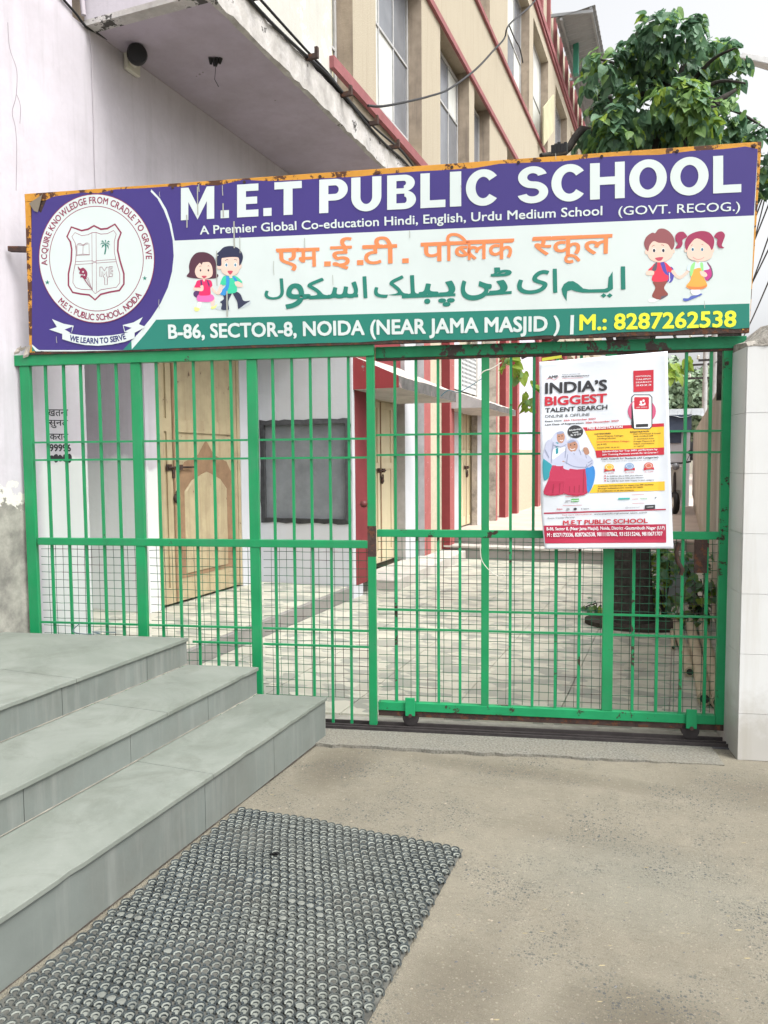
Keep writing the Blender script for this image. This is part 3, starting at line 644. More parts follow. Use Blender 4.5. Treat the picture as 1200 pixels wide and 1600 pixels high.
# door
def double_door(parent, fr, s0, s1, t0, t1, m, fancy=True, mid=None):
    """fr: frame whose s runs along the wall; leaves with recessed panels, hasp and padlock"""
    d = MB()
    def bx(mbd, a0, a1, b0, b1, l0, l1, mi=0):
        lo = [fr.w(a0, b0, l0), fr.w(a1, b0, l0), fr.w(a1, b1, l0), fr.w(a0, b1, l0)]; hi = [fr.w(a0, b0, l1), fr.w(a1, b0, l1), fr.w(a1, b1, l1), fr.w(a0, b1, l1)]
        mbd.prism(lo, hi, mi)
    bx(d, s0, s0 + .05, t0, t1, -.02, .012); bx(d, s1 - .05, s1, t0, t1, -.02, .012); bx(d, s0 + .05, s1 - .05, t1 - .06, t1, -.02, .012)
    dr = d.build('door', m, parent)
    mid = mid or (s0 + s1) / 2
    leafs = ((s0 + .053, mid - .004), (mid + .004, s1 - .053))
    for a, b in leafs:
        l = MB(); bx(l, a, b, t0 + .01, t1 - .065, -.03, -.012)          # sheet
        fw = .075; splits = [t0 + .01, t0 + .16, 1.06 if fancy else t0 + .95, 1.78 if fancy else t0 + 1.22, 1.90 if fancy else t0 + 1.3, t1 - .065]
        bx(l, a, a + fw, splits[0], splits[-1], -.011, .004); bx(l, b - fw, b, splits[0], splits[-1], -.011, .004)
        bx(l, a + fw, b - fw, splits[0], splits[1], -.011, .0038)
        bx(l, a + fw, b - fw, splits[3], splits[4], -.011, .0038); bx(l, a + fw, b - fw, splits[-1] - .09, splits[-1], -.011, .0038)
        l.build('door_leaf', m, dr)
        if fancy:
            g = MB()
            ca = (a + b) / 2; wl = (b - a) / 2 - fw - .02
            if wl < .05: continue
            arch = [(-wl, t0 + .22), (-wl, 1.38), (-wl * .8, 1.50), (-wl * .3, 1.57), (0, 1.72), (wl * .3, 1.57), (wl * .8, 1.50), (wl, 1.38), (wl, t0 + .22)]
            inn = [(-wl + .09, t0 + .26), (-wl + .09, 1.22), (-wl * .55, 1.32), (-wl * .2, 1.375), (0, 1.40), (wl * .2, 1.375), (wl * .55, 1.32), (wl - .09, 1.22), (wl - .09, t0 + .26)]
            vs = [fr.w(ca + x, z, -.006) for x, z in arch] + [fr.w(ca + x, z, -.011) for x, z in inn]; k = len(arch)
            g.add(vs, [(i, i + 1, i + 1 + k, i + k) for i in range(k - 1)] + [(k - 1, 0, k, 2 * k - 1)], 0)
            g.prism([fr.w(ca + x * .97, z, -.0115) for x, z in inn], [fr.w(ca + x * .92, z, .0) for x, z in inn], 1)
            g.build('arched_panel', [M_DOORS, m], dr)
    g = MB(); bx(g, mid - .0035, mid + .0035, t0 + .01, t1 - .065, -.0285, -.027); bx(g, mid + .006, mid + .030, t0 + .02, t1 - .07, .0045, .012); g.build('meeting_strip', M_DOORS, dr)
    b = MB(); hz = 1.45 if fancy else 1.37
    p0, p1 = fr.w(mid - .09, hz, .022), fr.w(mid + .30 * (1 if fancy else .5), hz, .022); b.tube([p0, p1], .009, 8)
    bx(b, mid - .10, mid - .02, hz - .03, hz + .03, .005, .012); bx(b, mid + .05, mid + .12, hz - .025, hz + .025, .005, .03)
    bx(b, mid - .02, mid + .012, hz - .10, hz - .02, .012, .02); b.build('bolt', M_RUST, dr)
    b = MB(); c = fr.w(mid + .03, 1.16 if fancy else 1.24, .03); b.lathe(c - fr.N * .02, [(0.001, 0), (.042, 0), (.045, .015), (.02, .03), (.001, .03)], 14, 0, 'X')
    b.tube([c + Vector((0, -.02, 0)), c + Vector((0, -.02, .06)), c + Vector((0, 0, .085)), c + Vector((0, .02, .06)), c + Vector((0, .02, 0))], .006, 6)
    b.build('padlock', M_RUST, dr)
    return dr
fr1 = Frame((-4.40, 0, 0), (0, 1, 0), (0, 0, 1))
double_door(lb, fr1, 5.60, 7.0, .17, 3.1, M_DOOR, mid=on_x(270, 750, -4.4).y)
MB().box(-4.7, -4.56, 5.6, 7.0, .1, 3.1).build('dark_doorway', M_CEMENT_D, lb)
# stencilled notice
wf = Frame((WX, 0, 0), (0, 1, 0), (0, 0, 1))
M_INK = flat('black_stencil_paint', (0.03, 0.03, 0.035), .8)
pr = Print(wf, (30, 620, 5.714))
pr.text('खतना', 252, 172, 438, 172, 66, M_INK, .012); pr.text('सुनत', 262, 258, 436, 258, 56, M_INK, .012); pr.text('कराये', 272, 384, 440, 384, 60, M_INK, .014)
pr.text('99996', 270, 488, 462, 488, 66, M_INK, .03)
for cx_, ry_ in ((288, 28), (328, 42), (366, 32), (408, 36), (446, 38)): pr.poly([(cx_ + 24 * math.cos(t) * random.uniform(.8, 1.15), 548 + ry_ * math.sin(t) * random.uniform(.85, 1.1)) for t in [k * .524 for k in range(12)]], M_INK, True, 3)
pr.build('stencil_lettering', lb)
pr = Print(wf)
for pts in ([(12, 35), (15, 75), (26, 110), (25, 150), (19, 175), (24, 200), (26, 235), (25, 298)], [(26, 148), (30, 158), (32, 170), (31, 193)]):
    pr.line(pts, .8, M_CRACK, smooth=True)
pr.build('crack', lb)['kind'] = 'stuff'
pr = Print(Frame((0, 0, 4.3195), (0, 1, 0), (1, 0, 0)))
M_SPOT = flat('soffit_stain', (0.27, 0.24, 0.25), .95)
for (x, y, r) in ((312, 116, 2), (317, 113, 1.6), (307, 119, 1.3), (430, 157, 1.5)): pr.ell(x, y, r, r * .7, M_SPOT, 9)
pr.build('soffit_spot', lb)['kind'] = 'stuff'

# CCTV camera under the balcony
cp = on_x(203, 99, WX); cp = Vector((WX, cp.y, cp.z))
cc = thing('cctv_camera', 'white bullet security camera with a black face fixed under the lilac balcony', 'camera', tuple(cp))
MB().box(WX, WX + .035, cp.y - .07, cp.y + .07, cp.z - .07, cp.z + .07).build('mount_box', M_WPLAST, cc, bevel=.008)
a = cp + Vector((.03, 0, 0)); b = cp + Vector((.14, -.10, -.02))
MB().tube([a, b], [.035, .045], 12).build('camera_body', M_WPLAST, cc)
mb = MB(); d = (b - a).normalized(); mb.tube([b - d * .01, b + d * .03, b + d * .05], [.065, .068, .06], 18); mb.build('camera_face', M_BLACK, cc)
# ceiling hook
hp = on_z(337, 91, 4.318)
ch = thing('ceiling_fitting', 'broken dark light fitting with a dangling wire on the balcony soffit', 'light fitting', tuple(hp))
mb = MB(); 
for k in range(4): mb.tube([hp + Vector((.02 * k - .03, .012 * k - .02, .002)), hp + Vector((.02 * k - .04, .015 * (k % 2), -.035 - .01 * (k % 3)))], [.016, .009], 7)
mb.build('fitting_stub', M_BLACK, ch)
MB().tube([hp + Vector((0, 0, -.02)), hp + Vector((.01, -.02, -.09)), hp + Vector((-.012, .0, -.14)), hp + Vector((.012, .01, -.19))], .0022, 5).build('loose_wire', M_BLACKC, ch)
# cables and pipe on the lilac wall
def cable(name, pts, r, m, label, cat='cable', group=None, seg=6, k=5):
    return tag(MB().tube(spline(pts, False, k), r, seg).build(name, m), label, cat, group)
cable('wall_cable', [on_x(x, y, WX) + Vector((.012, 0, 0)) for x, y in ((88, -10), (104, 8), (118, 24), (132, 42), (150, 52), (172, 66), (196, 84))], .008, M_BLACKC, 'thin dark cable running along the top of the lilac wall to the security camera')
cable('thin_wire', [on_x(x, y, WX) + Vector((.006, 0, 0)) for x, y in ((137, 45), (142, 80), (143, 120), (145, 180), (146, 230), (149, 305))], .0028, M_STEELW, 'thin pale wire hanging straight down the lilac wall', 'wire')
p = on_y(126, 26, 4.03)
tag(MB().tube([on_x(122, -25, WX) + Vector((.02, 0, 0)), on_x(127, 25, WX) + Vector((.02, 0, 0))], .016, 10).build('conduit_pipe', M_STEELW), 'short grey conduit pipe on the lilac wall at the top left', 'pipe')

# ================================================================== SCHOOL BUILDING (right of it, running away)
XF = -3.2
def yz(px, py, x=XF): p = on_x(px, py, x); return p.y, p.z
sb = thing('school_building', 'long beige school building with red bands, tall windows and red columns behind the gate', 'building', (XF, 12, 0))
ZL = yz(515, 95)[1]; ZA = yz(672, 0)[1]; ZB = yz(745, 0)[1]; ZC = yz(838, 0)[1]
P = lambda px, py: yz(px, py)[0]
Y0, Y1 = 4.6, 34.0
op = [(P(588, 150), P(659, 150)), (P(688, 150), P(733, 180)), (P(741, 180), P(765, 200)), (P(793, 90), P(827, 110)), (P(833, 110), P(856, 190)), (P(868, 130), P(886, 190))]
op += [(op[-1][1] + .8 + 2.6 * k, op[-1][1] + .8 + 2.6 * k + 1.8) for k in range(3)]
low_first = (P(517, 60), P(552, 120))
# body
MB().box(-9, XF - .26, Y0, Y1, 4.75, 13.2).build('wall', M_BROWN, sb)
MB().box(-9, -3.5, 9.66, Y1, 0.02, 4.75).build('lower_wall', M_CREAM, sb); MB().box(-9, -3.5, 7.92, 9.655, 2.5, 4.75).build('lower_wall', M_RED, sb)
def pil(name, y0, y1, z0, z1, m=M_BEIGE, x1=XF):
    mb = MB(); mb.box(XF - .27, x1, y0, y1, z0, z1)
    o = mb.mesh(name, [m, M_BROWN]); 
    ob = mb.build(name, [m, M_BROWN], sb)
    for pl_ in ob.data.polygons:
        if abs(pl_.normal.y) > .9: pl_.material_index = 1  # reveal sides take the brown render, their shade put into the colour
    return ob
edges = [Y0, low_first[0]] + [v for a, b in [(low_first[1], op[0][0])] for v in (a, b)]
PALEW = mat('peeling_pale_wall', (0.50, 0.49, 0.45), rough=.95, var=.1, scale=3, bump=.3, chip=(0.68, 0.68, 0.66), chip_amt=.46, chip_scale=3, streak=((0.3, 0.29, 0.26), .4))
pil('peeling_wall', Y0, low_first[0], 4.42, ZA, PALEW, XF + .01)
pil('pilaster', low_first[1], op[0][0], ZL, ZA)
for k in range(len(op) - 1):
    if k < 3: pil('pilaster', op[k][1], op[k + 1][0], ZL - .6, ZA)
    else: pil('pilaster', op[k][1], op[k + 1][0], 4.76, ZA)
pil('pilaster', op[-1][1], Y1, 4.76, ZA)
pil('spandrel', Y0, Y1, ZA + .001, ZB)
pil('sill_wall', low_first[1], Y1, 4.70, ZL, M_BEIGE, XF - .01)
for k in range(2, len(op)):
    a = op[k - 1][1] if k > 2 else Y0; 
    pil('pilaster', a, op[k][0], ZB + .001, ZC - .55)
pil('pilaster', op[-1][1], Y1, ZB + .001, ZC - .55)
pil('top_spandrel', Y0, Y1, ZC - .549, ZC)
def rail_band(z, t, d, y0=Y0, y1=Y1, m=M_PINK): MB().box(XF + .002, XF + d, y0, y1, z - t, z).build('red_band', m, sb)
rail_band(ZA, .09, .045); rail_band(ZB, .08, .045); rail_band(ZC, .16, .07); rail_band(ZC - .22, .05, .05)
MB().box(XF + .01, XF + .06, yz(513, 90)[0], P(664, 256) + .9, ZL - .08, ZL + .03).build('red_band', M_PINK, sb)
# parapet ribs
MB().box(XF - .4, XF - .03, Y0, Y1, ZC, ZC + 1.0).build('parapet', M_BEIGE, sb)
rib = MB().box(XF - .029, XF + .05, 0, .14, 0, 1.05); rm = rib.mesh('rib', M_PINK); y = 14.2
for k in range(19):
    inst(rm, 'parapet_rib', sb, Vector((-XF, y - 12, ZC + .002)))
    y += 1.05
# windows
def window(y0, y1, z0, z1, cols, rows, pats):
    fx = XF - .20
    f = MB(); fw = .045
    f.box(fx - .02, fx + .02, y0, y0 + fw, z0, z1); f.box(fx - .02, fx + .02, y1 - fw, y1, z0, z1); f.box(fx - .02, fx + .02, y0 + fw, y1 - fw, z0, z0 + fw); f.box(fx - .02, fx + .02, y0 + fw, y1 - fw, z1 - fw, z1)
    iy = (y1 - y0 - 2 * fw) / cols
    wn = f.build('window', M_FRAMEM, sb)
    for c in range(1, cols): MB().box(fx - .018, fx + .018, y0 + fw + iy * c - .015, y0 + fw + iy * c + .015, z0 + fw, z1 - fw).build('mullion', M_FRAMEM, wn)
    zs = [z0 + fw] + [z0 + (z1 - z0) * r for r in rows] + [z1 - fw]
    for r in zs[1:-1]: MB().box(fx - .017, fx + .022, y0 + fw, y1 - fw, r - .014, r + .014).build('transom', M_FRAMEM, wn)
    for c in range(cols):
        for r in range(len(zs) - 1):
            m = pats[(c + r * cols) % len(pats)]
            MB().box(fx - .008, fx + .002 + .004 * ((c + r) % 2), y0 + fw + iy * c + .016, y0 + fw + iy * (c + 1) - .016, zs[r] + .016, zs[r + 1] - .016).build('pane', m, wn)
S, G_, Yl = M_SHEETM, M_SHEETG, M_SHEETY
window(low_first[0] + .01, low_first[1] - .01, 4.7, ZA, 2, (.35, .7), (Yl, Yl, S, Yl))
window(op[0][0] + .01, op[0][1] - .01, 4.8, ZA - .10, 3, (.32, .66), (S, S, Yl, S, S, G_, S, G_, G_))
window(op[1][0] + .01, op[1][1] - .01, 4.8, ZA - .10, 3, (.38, .74), (Yl, G_, S, Yl, G_, G_))
window(op[2][0] + .01, op[2][1] - .01, 4.8, ZA - .10, 3, (.45,), (S, S, G_))
window(op[3][0] + .01, op[3][1] - .01, 4.8, ZA - .10, 2, (.5,), (S, G_))
for k in range(2, len(op)):
    window(op[k][0] + .01, op[k][1] - .01, ZB + .02, ZC - .56, 2 if k != 3 else 3, (.48,), ((S, G_, S, S), (S, S, G_, S), (Yl, S, G_, G_))[k % 3])
# hanging yellowed board
fy = yz(850, 180)[0]
mb = MB(); a = on_x(848, 168, XF + .12); b = on_x(864, 148, XF + .12); c = on_x(863, 205, XF + .12); d = on_x(848, 228, XF + .12)
mb.prism([a, b, c, d], [q + Vector((.03, 0, 0)) for q in (a, b, c, d)])
yb = tag(mb.build('hanging_board', M_SHEETY), 'pale yellow framed board hanging on the beige facade above the sign', 'board')
# lower storey piers and columns
def pier(px0, px1, px2, m0, m1, z0=.15, z1=5.0, xf=XF, name='pier'):
    y = on_x(px1, 700, xf).y; x0 = on_y(px0, 700, y).x; y2 = on_x(px2, 700, xf).y
    mb = MB(); mb.box(x0, xf, y, y2, z0, z1)
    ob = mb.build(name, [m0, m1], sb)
    for pl_ in ob.data.polygons: pl_.material_index = 0 if pl_.normal.y < -.9 else 1  # street-facing side darker, yard side lighter: fall of light put into materials
    return y, y2
wf2 = Frame((-3.60, 0, 0), (0, 1, 0), (0, 0, 1))
MB().box(-3.76, -3.655, 7.93, 9.7, .15, 2.35).build('door_recess', M_GREYW, sb)
d0, d1 = on_x(585, 700, -3.6).y, on_x(616, 700, -3.6).y
double_door(sb, wf2, d0 - .35, d1, .17, 2.32, M_DOORL, fancy=False)
pier(616, 633, 650, M_GREYW, M_WHITEWASH, xf=-3.44)
pier(650, 663, 673, M_GREYW, M_REDL, xf=-3.33)
y673 = on_x(673, 700, -3.33).y; MB().box(-3.5, -3.332, y673 + .002, on_x(694, 700, -3.33).y, .15, 5).build('pebble_wall', M_CREAM, sb)
pier(690, 703, 710, M_RED, M_REDL, z0=.16, name='column')
y710 = on_x(711, 700, -3.42).y
MB().box(-3.52, -3.42, on_x(708, 700, -3.42).y, on_x(718, 700, -3.42).y, .3, 5).build('pier', M_WHITEWASH, sb)
wf3 = Frame((-3.44, 0, 0), (0, 1, 0), (0, 0, 1))
double_door(sb, wf3, on_x(717, 700, -3.44).y, on_x(737, 700, -3.44).y, .37, 2.45, M_DOORL, fancy=False)
pier(737, 746, 752, M_STAIN, M_WHITEWASH, z0=.34, xf=-3.30)
pier(757, 775, 777.5, M_STAIN, M_REDL, z0=.34)
pier(780, 790, 795, M_RED, M_REDL, z0=.34, name='column')
pier(798, 808, 811, M_RED, M_REDL, z0=.34, name='column')
ya, yb_ = on_x(811, 700, -3.3).y, on_x(836, 700, -3.3).y
MB().box(-3.5, -3.30, ya + .02, yb_, 1.72, 5).build('lilac_bay', M_LILAC if False else mat('far_lilac', (0.58, 0.54, 0.62), rough=.9, bump=.1), sb); MB().box(-3.5, -3.298, ya + .02, yb_, .3, 1.719).build('cream_dado', M_CREAM, sb)
pier(836, 841, 845, M_RED, M_REDL, z0=.34, name='column')
for k in range(4): 
    y = on_x(845, 700, XF).y + 1.6 + k * 2.4; MB().box(-3.5, XF, y, y + .5, .34, 5).build('column', M_RED, sb)
# jali screen high between the columns
ja = thing('jali', '', '') if False else None
y0, y1 = on_x(712, 580, -3.3).y, on_x(750, 580, -3.3).y
mb = MB(); zz0, zz1 = 2.62, 3.3
mb.box(-3.34, -3.32, y0, y1, zz0, zz1, 0)
for i in range(14):
    for j in range(9):
        yy = y0 + .45 + i * .085; z = zz0 + .08 + j * .07
        if yy < y1 - .06: mb.box(-3.321, -3.318, yy, yy + .04, z, z + .035, 1)
mb.build('jali_screen', [M_WTILE, M_CEMENT_D], sb)
# canopies over the doors
def canopy(y0, y1, x0, x1, zb, zf, zt, mside, mtop):
    mb = MB(); lo = [(x0, y0, zb), (x1, y0, zb), (x1, y0, zf), (x0, y0, zt)]; hi = [(x, y1, z) for x, _, z in lo]
    n = 16; vs = []
    for i in range(n + 1):
        y = y0 + (y1 - y0) * i / n
        vs += [(x0, y, zb + .001), (x1, y, zb + random.uniform(-.006, .004)), (x1, y, zf + random.uniform(-.006, .006)), (x0, y, zt)]
    mb.add(vs, [(4 * i, 4 * i + 1, 4 * i + 5, 4 * i + 4) for i in range(n)], 2)
    mb.add(vs, [(4 * i + 1, 4 * i + 2, 4 * i + 6, 4 * i + 5) for i in range(n)], 0)
    mb.add(vs, [(4 * i + 2, 4 * i + 3, 4 * i + 7, 4 * i + 6) for i in range(n)], 1)
    mb.add(vs, [(0, 1, 2, 3)], 3); mb.add(vs[-4:], [(0, 1, 2, 3)], 3)
    mb.build('canopy', [M_FASC, mtop, M_CONC, mside], sb)
M_FASC = mat('weathered_fascia', (0.13, 0.125, 0.12), rough=.95, var=.3, scale=8, bump=.4, chip=(0.34, 0.26, 0.25), chip_amt=.38, chip_scale=6)
M_REDP = mat('red_canopy_end', (0.30, 0.045, 0.05), rough=.7, var=.1, bump=.2, chip=(0.30, 0.29, 0.28), chip_amt=.40, chip_scale=5)
canopy(7.4, 9.55, -3.5, -2.72, 2.25, 2.37, 2.72, M_REDP, M_CONC)
canopy(10.98, 13.3, -3.4, -2.70, 2.27, 2.36, 2.62, M_GREYW, M_CONC)
# roof shed over the parapet, ribbed sheet
xr1 = -2.15; zr = 12.69
mb = MB(); n = 60
vs = []
for i in range(2 * n + 1):
    y = 20.05 + i * .12; z = zr + .05 * (i % 2)
    vs += [(-3.12, y, z - .12), (xr1, y, z)]
mb.add(vs, [(2 * i, 2 * i + 1, 2 * i + 3, 2 * i + 2) for i in range(2 * n)])
roof = mb.build('shed_roof', M_ROOF, sb, fix=False)
MB().box(-2.28, -2.22, 20.06, 33, zr - .07, zr - .01).build('purlin', M_ROOF, sb); MB().box(-3.0, -2.94, 20.06, 33, zr - .19, zr - .13).build('purlin', M_ROOF, sb)
for yy in (20.06, 23.5, 27.5): MB().prism([(-3.3, yy, zr - .05), (-2.2, yy, zr - .16), (-2.2, yy + .06, zr - .16), (-3.3, yy + .06, zr - .05)], [(-3.3, yy, zr + .02), (-2.2, yy, zr - .09), (-2.2, yy + .06, zr - .09), (-3.3, yy + .06, zr + .02)]).build('rafter', M_ROOF, sb)
pt = on_y(900, 52, 21.5); MB().box(pt.x - .07, pt.x + .06, 21.5, 21.7, ZC, zr).build('roof_post', M_TEAL, sb)

# ------------------------------------------------------------------ cables along the balcony edge
for q, (dx, dz, r) in enumerate(((.00, .035, .016), (.035, .02, .012), (-.03, .05, .013), (.03, .07, .010))):
    pts = [Vector((-2.72 + dx, y, top_z + dz + .02 * math.sin(y * 2.3 + q) - .035 * abs(math.sin((y - 4.1) * 1.9)))) for y in [3.6 + .35 * i for i in range(15)]]
    cable('service_cable', pts, r, M_BLACKC, ('thickest black cable lying in front on the balcony edge', 'thin outer black cable nearest the street on the balcony edge', 'black cable nearest the wall in the balcony edge bundle', 'thinnest black cable lying on top of the balcony edge bundle')[q], 'cable', 'cables along the balcony edge', 7, 3)
for (px, py, w_) in ((482, 82, 'second from the top of the picture'), (536, 141, 'third from the top of the picture'), (578, 184, 'fourth from the top, just above the sign'), (612, 226, 'lowest, touching the sign frame'), (395, 2, 'topmost, at the picture edge')):
    y = on_x(px, py, -2.68).y
    o = MB().box(-2.86, -2.60, y - .012, y + .018, top_z - .01, top_z + .025).box(-2.625, -2.60, y - .012, y + .018, top_z + .0255, top_z + .07).build('cable_bracket', M_RUST)
    tag(o, 'rusty cable bracket on the balcony edge, ' + w_, 'bracket', 'cable brackets')
pts = [on_x(x, y, -2.9 + k * .05) for k, (x, y) in enumerate(((575, 165), (598, 166), (640, 158), (672, 150), (700, 140), (734, 116), (752, 100), (770, 80), (788, 60), (796, 38), (830, 8), (850, -20)))]
cable('sagging_wire', pts, .013, M_BLACKC, 'thin black wire sagging across the beige facade', 'wire')
cable('loose_cable', [on_x(x, y, -2.9) for x, y in ((795, 38), (804, 60), (812, 75), (817, 98))], .012, M_BLACKC, 'short loose end of wire hanging off the sagging facade wire', 'wire')

# ================================================================== RIGHT SIDE
# tiled gate pillar: front face along the gate line, its inner side towards the courtyard
pf = on_z(1152, 1187, 0); PU = (pf - GA).dot(GS)
POFF = (pf - GA).dot(GN)
pr_ = thing('tiled_pillar', 'white tiled gate pillar with a rough concrete top at the right edge', 'pillar', tuple(pf), (0, 0, YAW))
def lbox(mb, u0, u1, o0, o1, z0, z1, m=0):      # box in gate axes; o counts towards the street
    c = [gp(u, o, 0) for u, o in ((u0, o0), (u1, o0), (u1, o1), (u0, o1))]
    return mb.prism([(p.x, p.y, z0) for p in c], [(p.x, p.y, z1) for p in c], m)
ztop = Frame(pf, GS, (0, 0, 1)).px(1160, 541).y
lbox(MB(), PU + .008, PU + .52, POFF - .42, POFF - .008, -.02, ztop - .003).build('core', mat('white_joint', (.45, .45, .43), bump=0), pr_)
fp = Frame(pf, GS, (0, 0, 1))
zj = [ztop] + [fp.px(1165, y).y for y in (645, 740, 834, 928, 1022, 1115)] + [.0]
for a, b in zip(zj[:-1], zj[1:]):
    for k in range(2): lbox(MB(), PU + .262 * k + .001, PU + .262 * (k + 1) - .001, POFF - .0085, POFF + random.uniform(0, .0012), b + .0008, a - .0008).build('wall_tile', M_WTILE, pr_)
    for k in range(2): lbox(MB(), PU - .001, PU + .0078, POFF - .01 - .205 * (k + 1) + .001, POFF - .01 - .205 * k - .001, b + .0008, a - .0008).build('wall_tile', M_WTILE, pr_)
mb = MB(); n = 14; base_pts = []
for i in range(n):
    u = PU + .52 * i / (n - 1); base_pts.append(u)
vs = []
for i, u in enumerate(base_pts):
    zt = ztop + .10 * min(1, max(.18, (i - 0.3) / 3.0)) + random.uniform(-.008, .012)
    for o, z in ((POFF + .004, ztop), (POFF + .002, zt - .015), (POFF - .03, zt + .004), (POFF - .2, zt + .02), (POFF - .42, zt), (POFF - .42, ztop)):
        p = gp(u, o + random.uniform(-.003, .003)); vs.append((p.x, p.y, z))
mb.add(vs, [(6 * i + a, 6 * i + a + 1, 6 * i + a + 7, 6 * i + a + 6) for i in range(n - 1) for a in range(5)]); mb.add(vs[:6], [(0, 1, 2, 3, 4, 5)])
mb.build('concrete_top', mat('raw_concrete', (0.30, 0.28, 0.25), rough=.95, var=.35, scale=30, bump=1.0, bscale=70), pr_)

# ribbed sheet wall along the right of the yard
CX = 0.30
zt = on_x(1110, 632, CX).z; zl = on_x(1130, 845, CX).z
cw_ = thing('ribbed_sheet_wall', 'tall pale translucent ribbed sheet wall running back along the right of the yard', 'wall', (CX, 12, 0))
def ribbed(y0, y1, z0, z1, x, m, name, pitch=.075, amp=.011):
    n = int((y1 - y0) / (pitch / 4)); vs = []
    for i in range(n + 1):
        y = y0 + (y1 - y0) * i / n; xx = x + amp * math.sin(2 * math.pi * y / pitch); vs += [(xx, y, z0), (xx, y, z1)]
    mb = MB(); mb.add(vs, [(2 * i, 2 * i + 1, 2 * i + 3, 2 * i + 2) for i in range(n)], 0, True); return mb.build(name, m, cw_, fix=False)
y = 4.45
k = 0
while y < 19.5:
    y2 = min(y + 1.05, 19.5); ribbed(y, y2 + .03, .62, zt, CX + (.004 if k % 2 else 0), M_PLAST, 'ribbed_sheet'); y = y2; k += 1
MB().box(CX + .02, CX + .35, 4.43, 19.5, -.02, .62).build('base_wall', M_PLASTU, cw_)
for z in (.66, 1.45, zt - .03): MB().box(CX + .02, CX + .06, 4.43, 19.5, z, z + .04).build('rail', M_IRON, cw_)
p0 = on_y(1138, 590, 4.75)
MB().box(p0.x - .06, p0.x + .06, 4.70, 4.78, zt - .25, 2.6).build('dark_post', M_BARK, cw_)

# far end of the yard
ws = thing('white_shed', 'small white walled shed under a dark blue tarpaulin at the far end', 'shed', (-.6, 19.6, .35))
sh = on_y(1045, 655, 19.6); s2 = on_y(1079, 655, 19.6)
MB().box(-4, s2.x, 19.6, 22, .35, on_y(1060, 665, 19.6).z).build('wall', M_HAZEW, ws)
MB().box(-4, s2.x + .02, 19.3, 22, on_y(1060, 672, 19.3).z, on_y(1060, 648, 19.3).z).build('tarpaulin', M_TARP, ws)
mb = MB(); vs = []; z_ = on_y(1060, 651, 19.25).z
for i in range(30): x = -2 + (s2.x + .3 + 2) * i / 29; vs += [(x, 19.2 + .05 * (i % 2), z_ + .03 * math.sin(i)), (x, 20.4, z_ + .25)]
mb.add(vs, [(2 * i, 2 * i + 1, 2 * i + 3, 2 * i + 2) for i in range(29)]); mb.build('sheet_roof', M_ROOF, ws)
MB().box(s2.x - .55, s2.x - .2, 19.55, 19.6, on_y(1060, 676, 19.6).z - .25, on_y(1060, 676, 19.6).z + .05).build('dark_opening', M_TARP, ws)
# haze-pale buildings and trees closing the view
def far_house(x0, x1, y, h, m, label, nwin=4):
    t = thing('far_building', label, 'building', ((x0 + x1) / 2, y, 0))
    MB().box(x0, x1, y, y + 8, 0, h).build('wall', m, t); MB().box(x0 - .2, x1 + .2, y - .15, y + 8.2, h, h + .25).build('roof_slab', M_CONC, t)
    for i in range(nwin):
        for j in range(int(h // 3)):
            xx = x0 + (x1 - x0) * (i + .5) / nwin; w_ = MB().box(xx - .55, xx + .55, y - .04, y + .02, 1 + 3 * j, 2.3 + 3 * j).build('window', M_SHEETG, t)
far_house(3.5, 16, 34, 6.6, M_HAZEW, 'pale two storey house beyond the end of the yard on the right')
far_house(-16, -4.2, 62, 6.2, M_CREAM, 'cream two storey house far down the lane behind the red columns')

def leafmesh(name, size, m, fold=.25, curl=.3):
    """heart-shaped leaf, base at the origin, tip along +Y, folded about its midrib"""
    half = [(0, 0), (.25, -.08), (.43, .10), (.46, .36), (.31, .70), (.10, .98)]
    vs = []; mid = [(0, y) for y in (0, .1, .35, .65, 1.08)]
    def z(x, y): return fold * abs(x) - curl * y * y
    M = [(0, y, z(0, y)) for _, y in mid]
    Rr = [(x, y, z(x, y)) for x, y in half[1:]]; Ll = [(-x, y, zz) for x, y, zz in Rr]
    vs = [Vector(p) * size for p in M + Rr + Ll]
    f = [(0, 5, 6, 1), (1, 6, 7, 2), (2, 7, 8, 3), (3, 8, 9, 4)]
    f += [(0, 1, 11, 10), (1, 2, 12, 11), (2, 3, 13, 12), (3, 4, 14, 13)]
    mb = MB(); mb.add(vs, f, 0, False); return mb, mb.mesh(name, m)
